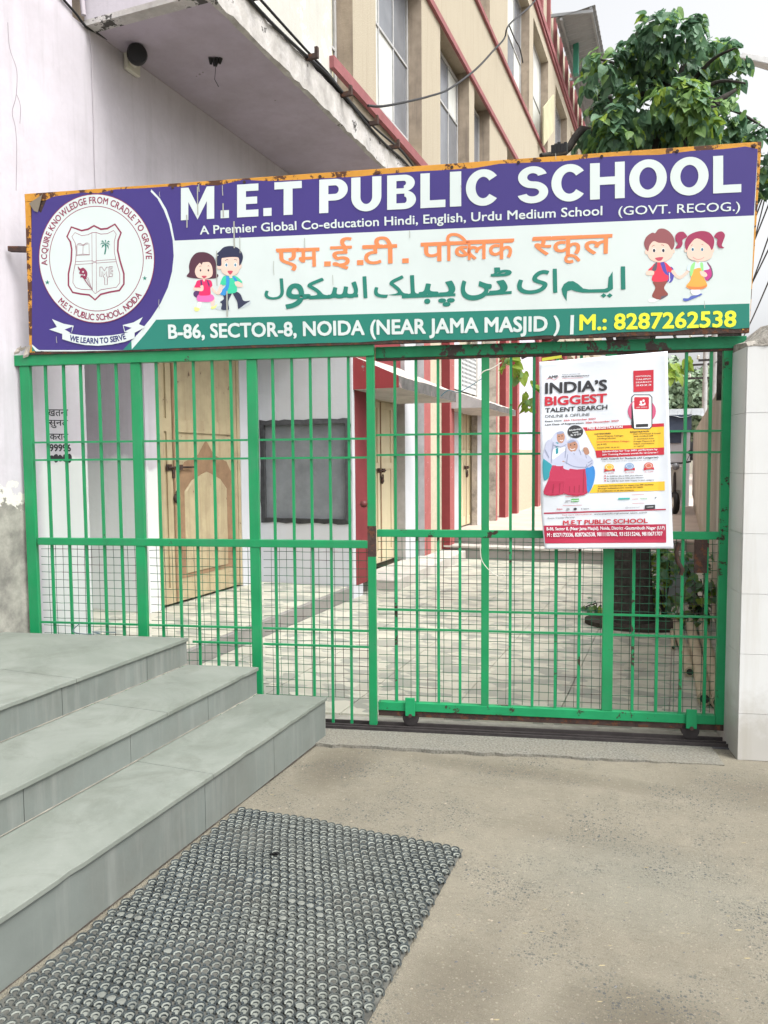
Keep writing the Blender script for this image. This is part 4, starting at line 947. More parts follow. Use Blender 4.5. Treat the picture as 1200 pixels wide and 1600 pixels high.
def crown(parent, clusters, n_leaf, size, parts=300, mats_w=((0, 4), (1, 5), (2, 2), (3, .3)), droop=.8, seed=1, name='leaf'):
    """clusters: (centre, radius). Leaves sit in tufts on the shell of each cluster; the nearest become parts"""
    rnd = random.Random(seed); lib = [leafmesh(name, size, m) for m in M_LEAF]
    tot = sum(c[1] ** 2 for c in clusters); leaves = []
    for c, r, *hint in clusters:
        n = int(n_leaf * r * r / tot)
        k = 0
        while k < n:
            d = Vector((rnd.gauss(0, 1), rnd.gauss(0, 1), rnd.gauss(0, 1))).normalized(); tuft = c + Vector((d.x, d.y, d.z * .85)) * r * rnd.uniform(.55, 1.0)
            for q in range(rnd.randint(4, 8)):
                a = rnd.uniform(0, 6.28); out = (Vector((math.cos(a), math.sin(a), 0)) + d * .7).normalized()
                tip = (out * rnd.uniform(.5, 1) + Vector((0, 0, -droop * rnd.uniform(.3, 1.1)))).normalized()
                base = tuft + out * size * rnd.uniform(.05, .6) + Vector((0, 0, rnd.uniform(-.5, .5) * size))
                nrm = (d * .6 + Vector((0, 0, .9)) + Vector((rnd.gauss(0, .35), rnd.gauss(0, .35), rnd.gauss(0, .25)))).normalized()
                X = tip.cross(nrm).normalized(); Z = X.cross(tip).normalized()
                s = rnd.uniform(.5, 1.2)
                mw = hint[0] if hint else mats_w
                mi = rnd.choices([m for m, _ in mw], [w_ for _, w_ in mw])[0]
                M4 = Matrix((X, tip, Z)).transposed().to_4x4(); M4.translation = base
                leaves.append((M4, s, mi, (base - CAMP).length - .25 * (base - c).dot((CAMP - c).normalized()))); k += 1
    leaves.sort(key=lambda q: q[3])
    inv = ROOTM[parent.name].inverted(); st_ = MB()
    for i, (M4, s, mi, _) in enumerate(leaves):
        if i < parts:
            o = bpy.data.objects.new(name, lib[mi][1]); COL.objects.link(o); o.parent = parent; o.matrix_local = inv @ M4 @ Matrix.Scale(s, 4)
        else:
            b = lib[mi][0]; st_.add([M4 @ (Vector(v) * s) for v in b.v], b.f, mi)
    if st_.v:
        o = st_.build('foliage', M_LEAF, parent, fix=False); o['kind'] = 'stuff'
    return leaves
# the big tree in the yard
TY = 6.9
tb = on_z(985, 978, .02)
tr_ = thing('yard_tree', 'leafy green tree with a thick dark trunk growing in the courtyard behind the gate', 'tree', (tb.x, tb.y, .02))
x_l, x_r = on_y(955, 900, tb.y).x, on_y(1018, 900, tb.y).x; rt = (x_r - x_l) / 2; xc = (x_l + x_r) / 2
mb = MB(); pts = [Vector((xc, tb.y, .0)), Vector((xc, tb.y, .25)), Vector((xc - .01, tb.y, .9)), Vector((xc - .02, tb.y + .03, 1.8)), Vector((xc + .03, tb.y, 2.7)), Vector((xc + .1, tb.y, 3.6))]
mb.tube(pts, [rt * 1.3, rt * 1.05, rt, rt * .85, rt * .7, rt * .5], 22)
rb = random.Random(4); mb.v = [(x + rb.uniform(-.013, .013), y + rb.uniform(-.013, .013), z) for x, y, z in mb.v]
mb.build('trunk', M_BARK, tr_)
tk = pts[-1]; rb2 = random.Random(8)
def c_at(px, py, dy=0): return on_y(px, py, TY + dy)
def branch(pts, r0, r1):
    p = spline(pts, False, 5); MB().tube(p, [r0 + (r1 - r0) * i / (len(p) - 1) for i in range(len(p))], 9).build('limb', M_BARK, tr_)
branch([pts[3], c_at(930, 232, -.1), c_at(880, 240, -.3), c_at(845, 243, -.5)], .05, .018)
branch([pts[4], c_at(985, 215), c_at(940, 150, .2), c_at(930, 120, .2)], .07, .015)
branch([tk, c_at(1040, 160, .1), c_at(1045, 80, .1)], .08, .015); branch([tk, c_at(1090, 190, -.1), c_at(1150, 140, 0)], .06, .012); branch([tk, c_at(1100, 215, .3), c_at(1180, 215, .3)], .05, .012)
branch([pts[3], c_at(930, 470, .0), c_at(870, 530, -.1), c_at(815, 560, -.2)], .035, .010); branch([pts[3], c_at(1030, 500, -.1), c_at(1060, 540, -.2)], .03, .01)
for x_, y_ in ((985, 60), (1015, 35), (1055, 22), (1095, 40), (1150, 75), (925, 90), (930, 140), (1165, 130), (1155, 175), (1195, 200), (1000, 125), (1080, 90), (1125, 165)):
    e_ = c_at(x_, y_, rb2.uniform(-.3, .3)); m_ = c_at(1045 + (x_ - 1045) * .35, 150 + (y_ - 150) * .3, 0)
    branch([m_, m_.lerp(e_, .5) + Vector((0, 0, .05)), e_], .022, .006)
lite = ((1, 2), (2, 5), (3, 1.5)); yel = ((2, 3), (3, 6))
CL = [(1035, 62, 38), (1075, 58, 28), (1110, 92, 34), (1135, 78, 20), (1000, 95, 28), (950, 105, 28), (965, 150, 34), (1055, 120, 48), (1125, 128, 30), (1000, 170, 42), (1065, 185, 46), (1118, 205, 34), (960, 205, 40),
      (930, 220, 26), (1150, 225, 26), (1185, 230, 26), (1020, 220, 34), (940, 180, 22), (1090, 160, 34)]
CL = [(x, y, r * .86) for x, y, r in CL] + [(985, 78, 10), (1010, 38, 9), (1052, 26, 9), (1090, 42, 9), (1160, 100, 9), (920, 130, 12), (925, 95, 9), (1170, 205, 10), (1150, 170, 8)]
clusters = [(c_at(x, y, random.uniform(-.35, .45)), r * 6.9 / 1180 * 1.03) for x, y, r in CL]
clusters += [(c_at(1075, 165, -.5), .16, lite), (c_at(1105, 190, -.5), .15, lite), (c_at(1050, 150, -.55), .12, lite), (c_at(950, 222, -.4), .12, lite)]
clusters += [(c_at(1190, 285, .2), .12), (c_at(1185, 265, .2), .09)]
cl_low = [(c_at(812, 575, -.15), .11, yel), (c_at(822, 612, -.1), .09, yel), (c_at(832, 632, -.1), .08, yel), (c_at(800, 560, -.1), .06, yel), (c_at(1050, 570, -.1), .09, yel), (c_at(1075, 562, -.1), .07, yel), (c_at(1048, 590, -.1), .08, yel), (c_at(860, 565, -.1), .08, yel)]
crown(tr_, clusters, 3700, .082, parts=230, seed=3)
crown(tr_, cl_low, 75, .085, parts=70, seed=5)
# planting ring and soil at its foot
mb = MB(); n = 40
ring_ = [(tb.x + .02 + .42 * math.cos(2 * math.pi * i / n), tb.y + .05 + .30 * math.sin(2 * math.pi * i / n)) for i in range(n)]
mb.add([(x, y, .022) for x, y in ring_] + [(x, y, .06) for x, y in ring_] + [(tb.x + (x - tb.x) * .82, tb.y + (y - tb.y) * .8, .075) for x, y in ring_] + [(tb.x, tb.y, .085)],
       [(i, (i + 1) % n, (i + 1) % n + n, i + n) for i in range(n)] + [(i + n, (i + 1) % n + n, (i + 1) % n + 2 * n, i + 2 * n) for i in range(n)] + [(i + 2 * n, (i + 1) % n + 2 * n, 3 * n) for i in range(n)], 0)
tag(mb.build('planting_pit', M_SOIL), kind='structure')
# low plants around the trunk
def plant(name, label, base, sprays, n, size, cat='plant', seed=9, mw=((0, 2), (1, 4), (2, 4), (3, 1))):
    t = thing(name, label, cat, tuple(base))
    for k, (c, r) in enumerate(sprays):
        MB().tube(spline([Vector(base), Vector(base) + (c - Vector(base)) * .5 + Vector((.03, -.02, .05)), c], False, 4), .006, 5).build('stem', M_BARK, t)
    crown(t, [(c, r, mw) for c, r in sprays], n, size, parts=70, seed=seed, droop=.5)
    return t
by = tb.y
plant('leafy_vine', 'bright green heart leaved vine climbing beside the dark tree trunk', on_y(1035, 965, by + .1), [(on_y(x, y, by + .1 + q), r) for x, y, r, q in ((1030, 880, .09, 0), (1022, 910, .07, 0), (1035, 930, .09, .1), (1025, 945, .06, 0), (1015, 895, .05, -.1), (1045, 870, .07, .1), (1040, 900, .07, 0))], 150, .08, mw=((1, 3), (2, 5), (3, 2)))
plant('leafy_plant', 'green bushy plant in front of the ribbed wall beside the bamboo poles', on_y(1090, 968, by + .3), [(on_y(x, y, by + .3), r) for x, y, r in ((1060, 875, .09), (1075, 888, .07), (1095, 905, .11), (1100, 940, .10), (1085, 925, .08), (1090, 960, .10), (1100, 875, .07), (1075, 950, .09), (1110, 925, .08))], 240, .07, seed=12, mw=((0, 1), (1, 4), (2, 4), (3, 1)))
plant('low_sprout', 'small light green weed growing at the left rim of the tree pit', on_z(930, 955, .03), [(on_z(915, 948, .06), .05), (on_z(938, 950, .07), .05), (on_z(925, 945, .09), .05)], 34, .055, seed=15)
plant('ground_creeper', 'low green creeper spreading between the tree pit and the poles', on_z(1060, 968, .03), [(on_z(x, y, .08), .08) for x, y in ((1035, 960), (1055, 965), (1075, 975), (1085, 962), (1068, 958))], 80, .05, seed=17)
# blue grey slab leaning behind
a = on_y(1030, 872, 8.2); b = on_y(1087, 955, 8.2)
tag(MB().box(a.x, b.x, 8.2, 8.24, max(.02, b.z), a.z).build('grey_slab', M_BLUEG, bevel=.004), 'plain blue grey slab standing upright behind the tree and plants', 'slab')
# poles lying along the wall
pg = 'tan poles lying on the courtyard floor'
for lab, (nx_, ny_, fx_, fy_, r) in (('thickest tan pole with an open end nearest the gate', (1101, 1092, 1078, 972, .042)), ('tan pole with a black end left of the thickest one', (1078, 1050, 1054, 968, .034)), ('tan pole lying between the thickest pole and the wall', (1122, 1098, 1096, 972, .040)),
                                ('short pale pole leaning across the others', (1087, 1046, 1076, 1010, .022)), ('thin tan pole lying closest to the ribbed wall', (1118, 1044, 1100, 980, .020)), ('short brown pole with a broken end on the left of the pile', (1052, 1012, 1050, 985, .018))):
    zc = .022 + r; a = on_z(nx_, ny_, zc); b = on_z(fx_, fy_, zc); a.x = min(a.x, CX - r - .01); b.x = min(b.x, CX - r - .01)
    t = MB().tube([a, a.lerp(b, .33) + Vector((.006, 0, 0)), a.lerp(b, .66), b], [r, r * .97, r * .95, r * .9], 14)
    o = tag(t.build('wooden_pole', M_POLE), lab, 'pole', pg)
    d = (b - a).normalized(); cap = MB().tube([a - d * .002, a + d * .008], r * .66, 12); cap.build('pole_core', M_IRON, o)

# scooter parked far back
sx = on_z(1052, 800, .35); SY = sx.y
s_ = thing('parked_scooter', 'white and black scooter parked at the far end partly hidden behind the poster', 'scooter', (sx.x - .1, SY, .35), (0, 0, R_(12)))
rs = ROOTM[s_.name]
def sc_build(mb, nm, m, par=s_):
    mb.v = [tuple(rs @ Vector(v)) for v in mb.v]; return mb.build(nm, m, par)
for yy in (-.62, .62):
    wl = sc_build(MB().lathe((-.05, yy, .23), [(.13, 0), (.20, -.01), (.23, .02), (.235, .05), (.23, .08), (.20, .11), (.13, .10), (.13, 0)], 24, 0, 'X'), 'wheel', M_BLACK)
    sc_build(MB().lathe((-.04, yy, .23), [(.001, -.005), (.05, -.01), (.12, .0), (.13, .04), (.12, .085), (.001, .09)], 18, 0, 'X'), 'rim', M_SHEETM, wl)
body = MB(); secs = [(-.75, .28, .10, .10), (-.55, .46, .16, .16), (-.2, .52, .18, .20), (.15, .46, .17, .2), (.4, .34, .15, .09), (.55, .34, .13, .05)]
vs = []
for yy, z, hw, hh in secs:
    for k in range(12): t = 2 * math.pi * k / 12; vs.append((hw * math.cos(t), -yy, z + .12 + hh * math.sin(t)))
body.add(vs, [(12 * i + k, 12 * i + (k + 1) % 12, 12 * (i + 1) + (k + 1) % 12, 12 * (i + 1) + k) for i in range(5) for k in range(12)], 0, True)
sc_build(body, 'body', M_SHEETM)
sc_build(MB().prism([(-.16, -.48, .30), (.16, -.48, .30), (.13, -.60, .98), (-.13, -.60, .98)], [(-.16, -.42, .30), (.16, -.42, .30), (.11, -.53, 1.0), (-.11, -.53, 1.0)]), 'leg_shield', M_SHEETM)
sc_build(MB().tube([(0, .75, .80), (0, .5, .84), (0, .1, .82), (0, -.12, .77)], [.06, .13, .13, .09], 12), 'seat', M_BLACK)
sc_build(MB().tube([(-.33, -.48, 1.08), (-.12, -.56, 1.05), (.12, -.56, 1.05), (.33, -.48, 1.08)], .018, 8), 'handlebar', M_BLACK)
sc_build(MB().lathe((0, -.66, .98), [(.001, -.03), (.07, -.02), (.075, .03), (.05, .08)], 14, 0, 'Y'), 'headlight', M_SHEETG)
sc_build(MB().tube([(0, -.62, .25), (0, -.55, .9)], .03, 8), 'fork', M_IRON)
for q in (-.24, .24): sc_build(MB().tube([(q, -.5, 1.08), (q * 1.3, -.5, 1.24)], .007, 6).lathe((q * 1.3, -.5, 1.27), [(.001, -.01), (.05, 0), (.001, .012)], 10, 0, 'Y'), 'mirror', M_BLACK)

# utility poles and wires at the far end
def upole(px, ytop, Y, r, label, bars):
    a = on_y(px, 720, Y); b = on_y(px, ytop, Y)
    t = thing('utility_pole', label, 'pole', (a.x, Y, .0))
    MB().tube([(a.x, Y, 0), (a.x, Y, b.z)], [r, r * .8], 10).build('mast', M_FRAMEM, t)
    for k in range(bars):
        z = b.z - .15 - k * .42; MB().box(a.x - .55 + .1 * (k % 2), a.x + .55, Y - .05, Y + .02, z, z + .06).build('cross_arm', M_IRON, t)
        for q in (-.45, .0, .42): MB().lathe((a.x + q, Y - .02, z + .06), [(.03, 0), (.05, .03), (.025, .07), (.045, .10), (.001, .13)], 8).build('insulator', M_WPLAST, t)
    return Vector((a.x, Y, b.z))
t1 = upole(1099, 500, 26, .09, 'thin utility pole with stacked cross arms seen past the gate on the right', 5)
t2 = upole(1114, 440, 24, .14, 'thicker concrete utility pole just right of the thin one', 6)
for k in range(7):
    a = t2 + Vector((random.uniform(-.5, .5), 0, -.2 - .35 * k)); b = on_y(1230, 120 + 42 * k, 12)
    m_ = (a + b) / 2 + Vector((0, 0, -.5))
    cable('power_line', [a, m_, b], .012, M_BLACKC, 'thin power line slanting right from the utility pole, ' + ('topmost', 'second from top', 'third from top', 'middle one', 'third from bottom', 'second from bottom', 'lowest')[k], 'power line', 'power lines on the right', 5, 8)
# street lamp arm at the upper right
LY = 9.0
a = on_y(1240, 108, LY); b = on_y(1160, 88, LY)
t = thing('street_lamp', 'grey green street lamp head reaching in from the upper right edge', 'street lamp', (a.x, LY, 0))
MB().tube([(a.x + .3, LY, 0), (a.x + .3, LY, a.z - .3), (a.x + .2, LY, a.z), a, b], [.06, .05, .03, .025, .022], 8).build('lamp_post', M_TEAL, t)
hd = b; d = (a - b).normalized()
MB().prism([hd + Vector((-.03, -.05, -.03)), hd + d * .45 + Vector((0, -.09, -.05)), hd + d * .45 + Vector((0, .09, -.05)), hd + Vector((-.03, .05, -.03))], [hd + Vector((0, -.03, .03)), hd + d * .42 + Vector((0, -.06, .05)), hd + d * .42 + Vector((0, .06, .05)), hd + Vector((0, .03, .03))]).build('lamp_head', M_FRAMEM, t, bevel=.01)

# far trees: crowns of leaf clumps on trunks
def far_tree(x, y, h, r, label, seed):
    rnd = random.Random(seed); t = thing('far_tree', label, 'tree', (x, y, 0))
    MB().tube([(x, y, 0), (x + .2, y, h * .5), (x, y, h * .8)], [.35, .25, .1], 8).build('trunk', M_BARK, t)
    mb = MB()
    blobs = [(Vector((x + rnd.uniform(-.6, .6) * r, y + rnd.uniform(-.5, .5) * r, h - r * rnd.uniform(.2, 1.1))), r * rnd.uniform(.35, .55)) for _ in range(12)]
    for c, q in blobs:
        for _ in range(520):
            d = Vector((rnd.gauss(0, 1), rnd.gauss(0, 1), rnd.gauss(0, 1))).normalized(); p = c + d * q * rnd.uniform(.6, 1.05)
            u = Vector((rnd.gauss(0, 1), rnd.gauss(0, 1), rnd.gauss(0, 1))).normalized(); v = u.cross(d).normalized(); s = rnd.uniform(.12, .26)
            mb.add([p - u * s, p + v * s * .7, p + u * s, p - v * s * .7], [(0, 1, 2, 3)])
    o = mb.build('crown', M_FARLEAF, t, fix=False); o['kind'] = 'stuff'
far_tree(.2, 52, 7.4, 3.4, 'hazy round green tree beyond the shed in the gap right of the poster', 1)
far_tree(-3.2, 60, 8.2, 4.0, 'hazy green tree beyond the shed hidden mostly by the poster', 2)
far_tree(5.4, 58, 6.6, 3.2, 'hazy green tree far behind the ribbed wall', 3)
far_tree(12, 48, 8.5, 4.2, 'large hazy green tree far off to the right behind the pillar', 4)
for k in range(6): far_tree(-40 + 9 * k + (0 if k < 3 else 30), 95 + (k % 3) * 6, 9 + k % 3, 5.2, 'distant hazy tree closing the view beyond the yard, ' + ('leftmost', 'second from left', 'third from left', 'third from right', 'second from right', 'rightmost')[k] + ' of the row', 20 + k)

# ================================================================== THE GATE
lg = thing('fixed_gate_panel', 'fixed green barred gate panel with wire mesh below on the left of the entrance', 'gate', tuple(GA), (0, 0, YAW))
rg = thing('sliding_gate', 'green sliding gate with rust worn top rail, small wheels and wire mesh below', 'gate', tuple(gp(0, -.045)), (0, 0, YAW))
def gb(parent, name, u0, u1, z0, z1, m, o=0.0, t=.018, bev=.002):   # box in panel axes, centred on the panel plane
    bo_ = .0 if parent is lg else -.045
    mb = MB(); lbox(mb, u0, u1, bo_ + o - t, bo_ + o + t, z0, z1); return mb.build(name, m, parent, bevel=bev)
ZT, ZM = 2.125, 1.0
# fixed panel: steps set how far down things reach
def floor_z(u):
    x = (GA + GS * u).x
    return .02
gb(lg, 'top_rail', -2.12, .017, 2.066, 2.128, M_GREEN, t=.022)
gb(lg, 'middle_rail', -2.012, -.028, 1.016, 1.058, M_GREEN, t=.018)
for a, b in ((-2.088, -2.013), (-1.397, -1.325), (-.706, -.636), (-.027, .017)):
    gb(lg, 'post', a + (.002 if b < 0 else 0), b - (.012 if b < 0 else 0), floor_z((a + b) / 2), 2.065, M_GREEN, t=.015)
bar_me = {}
def bars(parent, us, z0, z1, w_=.007, m=M_GREEN, name='bar'):
    for u in us:
        lo_ = z0(u) if callable(z0) else z0; key = (round(z1 - lo_, 3), w_, m.name)
        if key not in bar_me: bar_me[key] = MB().box(-w_, w_, -.007, .007, 0, z1 - lo_).mesh('bar', m)
        inst(bar_me[key], name, parent, (u, random.uniform(-.001, .001), lo_), (0, random.uniform(-.0015, .0015), 0))
PL = [(-2.013, -1.397), (-1.325, -.706), (-.636, -.027)]
LU = [[-1.931, -1.816, -1.709, -1.596, -1.488], [-1.242, -1.130, -1.021, -.909, -.800], [-.558, -.447, -.343, -.236, -.128]]
for us in LU:
    bars(lg, us, 1.058, 2.066); bars(lg, us, lambda u: floor_z(u) - (.005 if floor_z(u) > .1 else 0), 1.016)
def rods(parent, spans, zs, m=M_GREEN):
    for a, b in spans:
        for z in zs:
            o = inst(MB().box(0, b - a, -.005, .005, -.0055, .0055).mesh('rod', m), 'rod', parent, (a, -.011, z))
rods(lg, PL, (1.620, 1.517)); rods(lg, [(-2.013, -1.397), (-1.325, -.706), (-.636, -.027)], (.553,)); rods(lg, [(-1.06, -.706), (-.636, -.027)], (.462,))
def wire(parent, u0, u1, zlow, z1, o, step=.046):
    mb = MB(); r = .0016; n = int((u1 - u0) / step); rnd = random.Random(int(u0 * 100) + 5)
    def pp(u, z): p = gp(u, o + .004 * math.sin(u * 5 + z * 7)); return Vector((p.x, p.y, z))
    for i in range(1, n + 1):
        u = u0 + i * step + rnd.uniform(-.002, .002); zl_ = zlow(u)
        k = 6; mb.tube([pp(u + rnd.uniform(-.0015, .0015), zl_ + (z1 - zl_) * q / k) for q in range(k + 1)], r, 4, cap=False)
    z = z1 - step * .6
    while z > min(zlow(u0 + .01), zlow(u1 - .01)):
        us = [u0 + (u1 - u0) * q / 10 for q in range(11)]; us = [u for u in us if zlow(u) < z]
        if len(us) > 1: mb.tube([pp(u, z + rnd.uniform(-.0015, .0015)) for u in us], r, 4, cap=False)
        z -= step
    ob = mb.build('wire_mesh', M_MESH, parent, fix=False); ob['kind'] = 'stuff'
for a, b in PL: wire(lg, a, b, lambda u: max(.16, .40 if u < -1.4 else .25 if u < -.7 else .16), 1.016, -.018)
# sliding panel
gb(rg, 'top_rail', .018, 1.93, 2.058, 2.118, M_GREENX, t=.022)
gb(rg, 'rail_lip', .018, 1.93, 2.046, 2.0575, M_RUST, t=.018)
gb(rg, 'middle_rail', .018, 1.822, 1.076, 1.116, M_GREENW)
gb(rg, 'bottom_rail', .018, 1.822, .094, .142, M_GREENW, t=.02)
gb(rg, 'shadow_gap_bar', .018, 1.93, .060, .0935, M_RUST, t=.012)  # dark brown bar put in for the shadow gap below the rail
for a, b in ((.594, .636), (1.240, 1.296), (1.823, 1.880)): gb(rg, 'post', a, b, .142 if b < 1.8 else .094, 2.058, M_GREENW if b > 1.8 else M_GREEN, o=.002, t=.014)
gb(rg, 'edge_post', 1.9, 1.95, .03, 2.07, M_RUST, o=-.02)
SU = [[.122, .240, .360, .478], [.759, .877, .997, 1.118], [1.400, 1.522, 1.645, 1.768]]
SU[1] = [.751, .872, .995, 1.118]
for us in SU: bars(rg, us, 1.116, 2.058, .0075, M_GREEN); bars(rg, us, .142, 1.076, .0075, M_GREENW)
SP = [(.018, .594), (.636, 1.240), (1.296, 1.823)]
rods(rg, SP, (1.640, 1.530, .668, .560))
for a, b in SP: wire(rg, a, b, lambda u: .145, 1.076, -.045 - .018)
for u in (.202, 1.700):
    b = gb(rg, 'wheel_bracket', u - .028, u + .026, .072, .175, M_GREENW, o=.030, t=.006)
    p = gp(u, -.045 + .0); mb = MB()
    c = gp(u, -.045 - .004, .055); mb.tube([c - GN * .014, c - GN * .010, c + GN * .010, c + GN * .016], [.046, .038, .038, .046], 20); mb.build('wheel', M_IRON, rg)
    mb = MB(); c = gp(u, -.045 + .03, .075); mb.tube([c, c + GN * .014], .011, 6); mb.build('axle_bolt', M_RUST, rg)
gb(rg, 'latch_plate', 1.700, 1.765, .90, 1.075, M_RUST, o=.012, t=.004)
mb = MB(); c = gp(1.62, -.02, 1.06); mb.tube([c, c + Vector((-.012, 0, -.05)), c + Vector((-.004, 0, -.10)), c + Vector((.02, 0, -.14)), c + Vector((.012, 0, -.17))], .011, 8); mb.build('latch_hook', M_RUST, rg)
gb(lg, 'rust_patch', -.0275, .0175, .97, 1.14, M_RUST, t=.0155, bev=0)
mb = MB(); c = gp(-.045, .02, 1.262); mb.lathe(c, [(.001, -.02), (.016, -.016), (.022, 0), (.016, .016), (.001, .02)], 12); mb.build('stop_ball', mat('red_brown_knob', (.13, .03, .03), rough=.5), lg)
# wires and scraps tied to the gate
c = gp(.60, .03, 1.95)
cable('binding_wire', [c + GS * -.03 + Vector((0, 0, -.05)), c + GS * .0 + Vector((0, 0, .01)), c + GS * .05 + Vector((0, 0, .03)), c + GS * .10 + Vector((0, 0, .06))], .003, M_WPLAST, 'white plastic tie knotted around the green post near the poster', 'tie')
cable('blue_thread', [gp(.60, .028, 1.93), gp(.52, .035, 1.88), gp(.47, .03, 1.86), gp(.42, .03, 1.87), gp(.38, .03, 1.84)], .0022, flat('blue_wire', (.03, .12, .16)), 'thin blue wire trailing left from the green post near the top', 'wire')
cable('white_thread', [gp(.59, .03, 1.05), gp(.60, .04, .96), gp(.66, .04, .89), gp(.72, .03, .87), gp(.70, .03, .90)], .0022, M_WPLAST, 'thin white thread hanging off the green post below the middle rail', 'thread')
cable('step_wire', [gp(-1.75, .03, .555), gp(-1.78, .06, .515), gp(-1.70, .08, .505), gp(-1.60, .07, .508), gp(-1.66, .05, .512), gp(-1.52, .04, .51)], .003, flat('grey_blue_wire', (.10, .15, .17)), 'tangled grey wire lying on the top step against the gate mesh', 'wire')

# ================================================================== THE SIGNBOARD
TILT = R_(2.6)
so_ = gp(0, .035, 2.137)
sg = thing('signboard', 'wide purple white and green school signboard in a rusty yellow frame above the gate', 'sign', tuple(so_), (TILT, 0, YAW))
Rm = Euler((TILT, 0, YAW)).to_matrix()
SF = Frame(so_, Rm @ Vector((1, 0, 0)), Rm @ Vector((0, 0, 1)))
def sbox(mb, a0, a1, b0, b1, l0, l1, m=0):
    return mb.prism([SF.w(a0, b0, l0), SF.w(a1, b0, l0), SF.w(a1, b1, l0), SF.w(a0, b1, l0)], [SF.w(a0, b0, l1), SF.w(a1, b0, l1), SF.w(a1, b1, l1), SF.w(a0, b1, l1)], m)
TLc, TRc, BLc, BRc = SF.px(38, 303), SF.px(1190, 221), SF.px(46, 551), SF.px(1171, 516)
def quad(p): return [SF.w(q.x, q.y, -.006) for q in p]
MB().prism([SF.w(q.x, q.y, -.022) for q in (BLc, BRc, TRc, TLc)], [SF.w(q.x, q.y, -.004) for q in (BLc, BRc, TRc, TLc)]).build('backing_sheet', M_RUST, sg)
def strip2(a, b, wd, l0, l1, m, name):
    d = (b - a).normalized(); n = Vector((-d.y, d.x)) * wd
    MB().prism([SF.w(*q, l0) for q in (a, b, b + n, a + n)], [SF.w(*q, l1) for q in (a, b, b + n, a + n)]).build(name, m, sg, bevel=.001)
strip2(TRc, TLc, .042, -.035, -.0005, M_YEL, 'frame_rail'); strip2(TLc - Vector((0, .043)), BLc, .034, -.034, -.0005, M_YEL, 'frame_rail')
strip2(BRc, TRc - Vector((0, .043)), .034, -.034, -.0005, M_YEL, 'frame_rail')
strip2(BLc - Vector((0, .012)), BRc - Vector((0, .012)), .045, -.034, -.001, M_RUST, 'frame_rail')
for px in (142, 175, 270, 382, 500, 590, 706, 810, 940, 1058, 1178):
    y = 303 - (px - 38) * .0712 + 6; p = SF.px(px, y); c = SF.w(p.x, p.y, 0); MB().tube([c, c + SF.N * .005], .008, 8).build('rivet', M_RUST, sg)
a = SF.px(22, 388); MB().prism([SF.w(q[0], q[1], -.03) for q in ((BLc.x - .09, a.y - .014), (BLc.x + .02, a.y - .022), (BLc.x + .02, a.y + .008), (BLc.x - .09, a.y + .014))], [SF.w(q[0], q[1], .004) for q in ((BLc.x - .09, a.y - .014), (BLc.x + .02, a.y - .022), (BLc.x + .02, a.y + .008), (BLc.x - .09, a.y + .014))]).build('wall_bracket', M_RUST, sg)

def vinyl(name, col, **k): return mat(name, col, rough=.38, var=.05, scale=1.5, bump=.03, bscale=9, spec=.35, **k)
V_PUR = vinyl('print_purple', (0.048, 0.033, 0.185)); V_WHT = vinyl('print_white', (0.60, 0.67, 0.66)); V_GRN = vinyl('print_teal', (0.018, 0.19, 0.145))
V_ORG = vinyl('print_orange', (0.80, 0.24, 0.09)); V_YEL = vinyl('print_yellow', (0.72, 0.78, 0.05)); V_MAR = vinyl('print_maroon', (0.24, 0.03, 0.075)); V_NAV = vinyl('print_navy', (0.03, 0.035, 0.15))
def top_y(x): return 318 - (x - 50) * (318 - 235) / (1180 - 50)
wav = []
rnd = random.Random(11)
tx = [(50, 322), (58, 326), (64, 333), (73, 312), (85, 307), (110, 303.5), (128, 301), (155, 302), (180, 296), (225, 294), (260, 291.5), (285, 292), (300, 289), (340, 290), (380, 281), (420, 283), (470, 281), (500, 279), (560, 276), (600, 272), (650, 268), (690, 266), (740, 263), (780, 256), (830, 254), (880, 252), (930, 246), (985, 243), (1030, 242), (1080, 236), (1130, 233), (1165, 229), (1176, 231), (1184, 233)]
bx = [(1171, 512), (1150, 514), (1100, 511), (1050, 518), (1000, 518), (950, 520), (900, 524), (850, 524), (800, 528), (750, 531), (690, 531), (620, 531), (560, 535), (500, 536), (440, 538), (400, 539), (300, 543), (200, 547), (120, 549), (70, 549), (50, 547)]
pr = Print(SF)
pr.poly(tx + bx, V_WHT)
pr.poly([p for p in tx if p[0] < 1190] + [(1178, 336.7), (274, 376), (49, 386)], V_PUR)
pr.poly([(225, 500)] + [(1171, 474.3)] + [p for p in bx if p[0] >= 180] + [(190, 547)], V_GRN)
# purple disc field on the left with a thin crescent
arc_o = [(236.7, 296), (250, 310), (260, 327), (268, 350), (273, 376), (274, 400), (272, 425), (267, 450), (257, 476), (243, 501), (226, 523), (206, 546)]
arc_i = [(232, 296), (246, 310), (256, 328), (264.5, 350), (270, 376), (271.5, 400), (269, 424), (262.5, 449), (251, 474), (236, 497), (219, 518), (192, 547)]
left_edge = [(50, 547), (50, 322), (58, 326), (64, 333), (73, 312), (85, 307), (110, 303.5), (128, 301), (155, 302), (180, 296), (225, 294)]
pr.poly([(200, 400)] + arc_o, V_WHT)
pr.poly(left_edge + arc_i, V_PUR)
pr.poly([(50, 538), (58, 545), (64, 549), (50, 549)], V_WHT); pr.poly([(50, 541), (56, 549), (50, 549)], V_GRN)
pr.build('print_ground', sg)
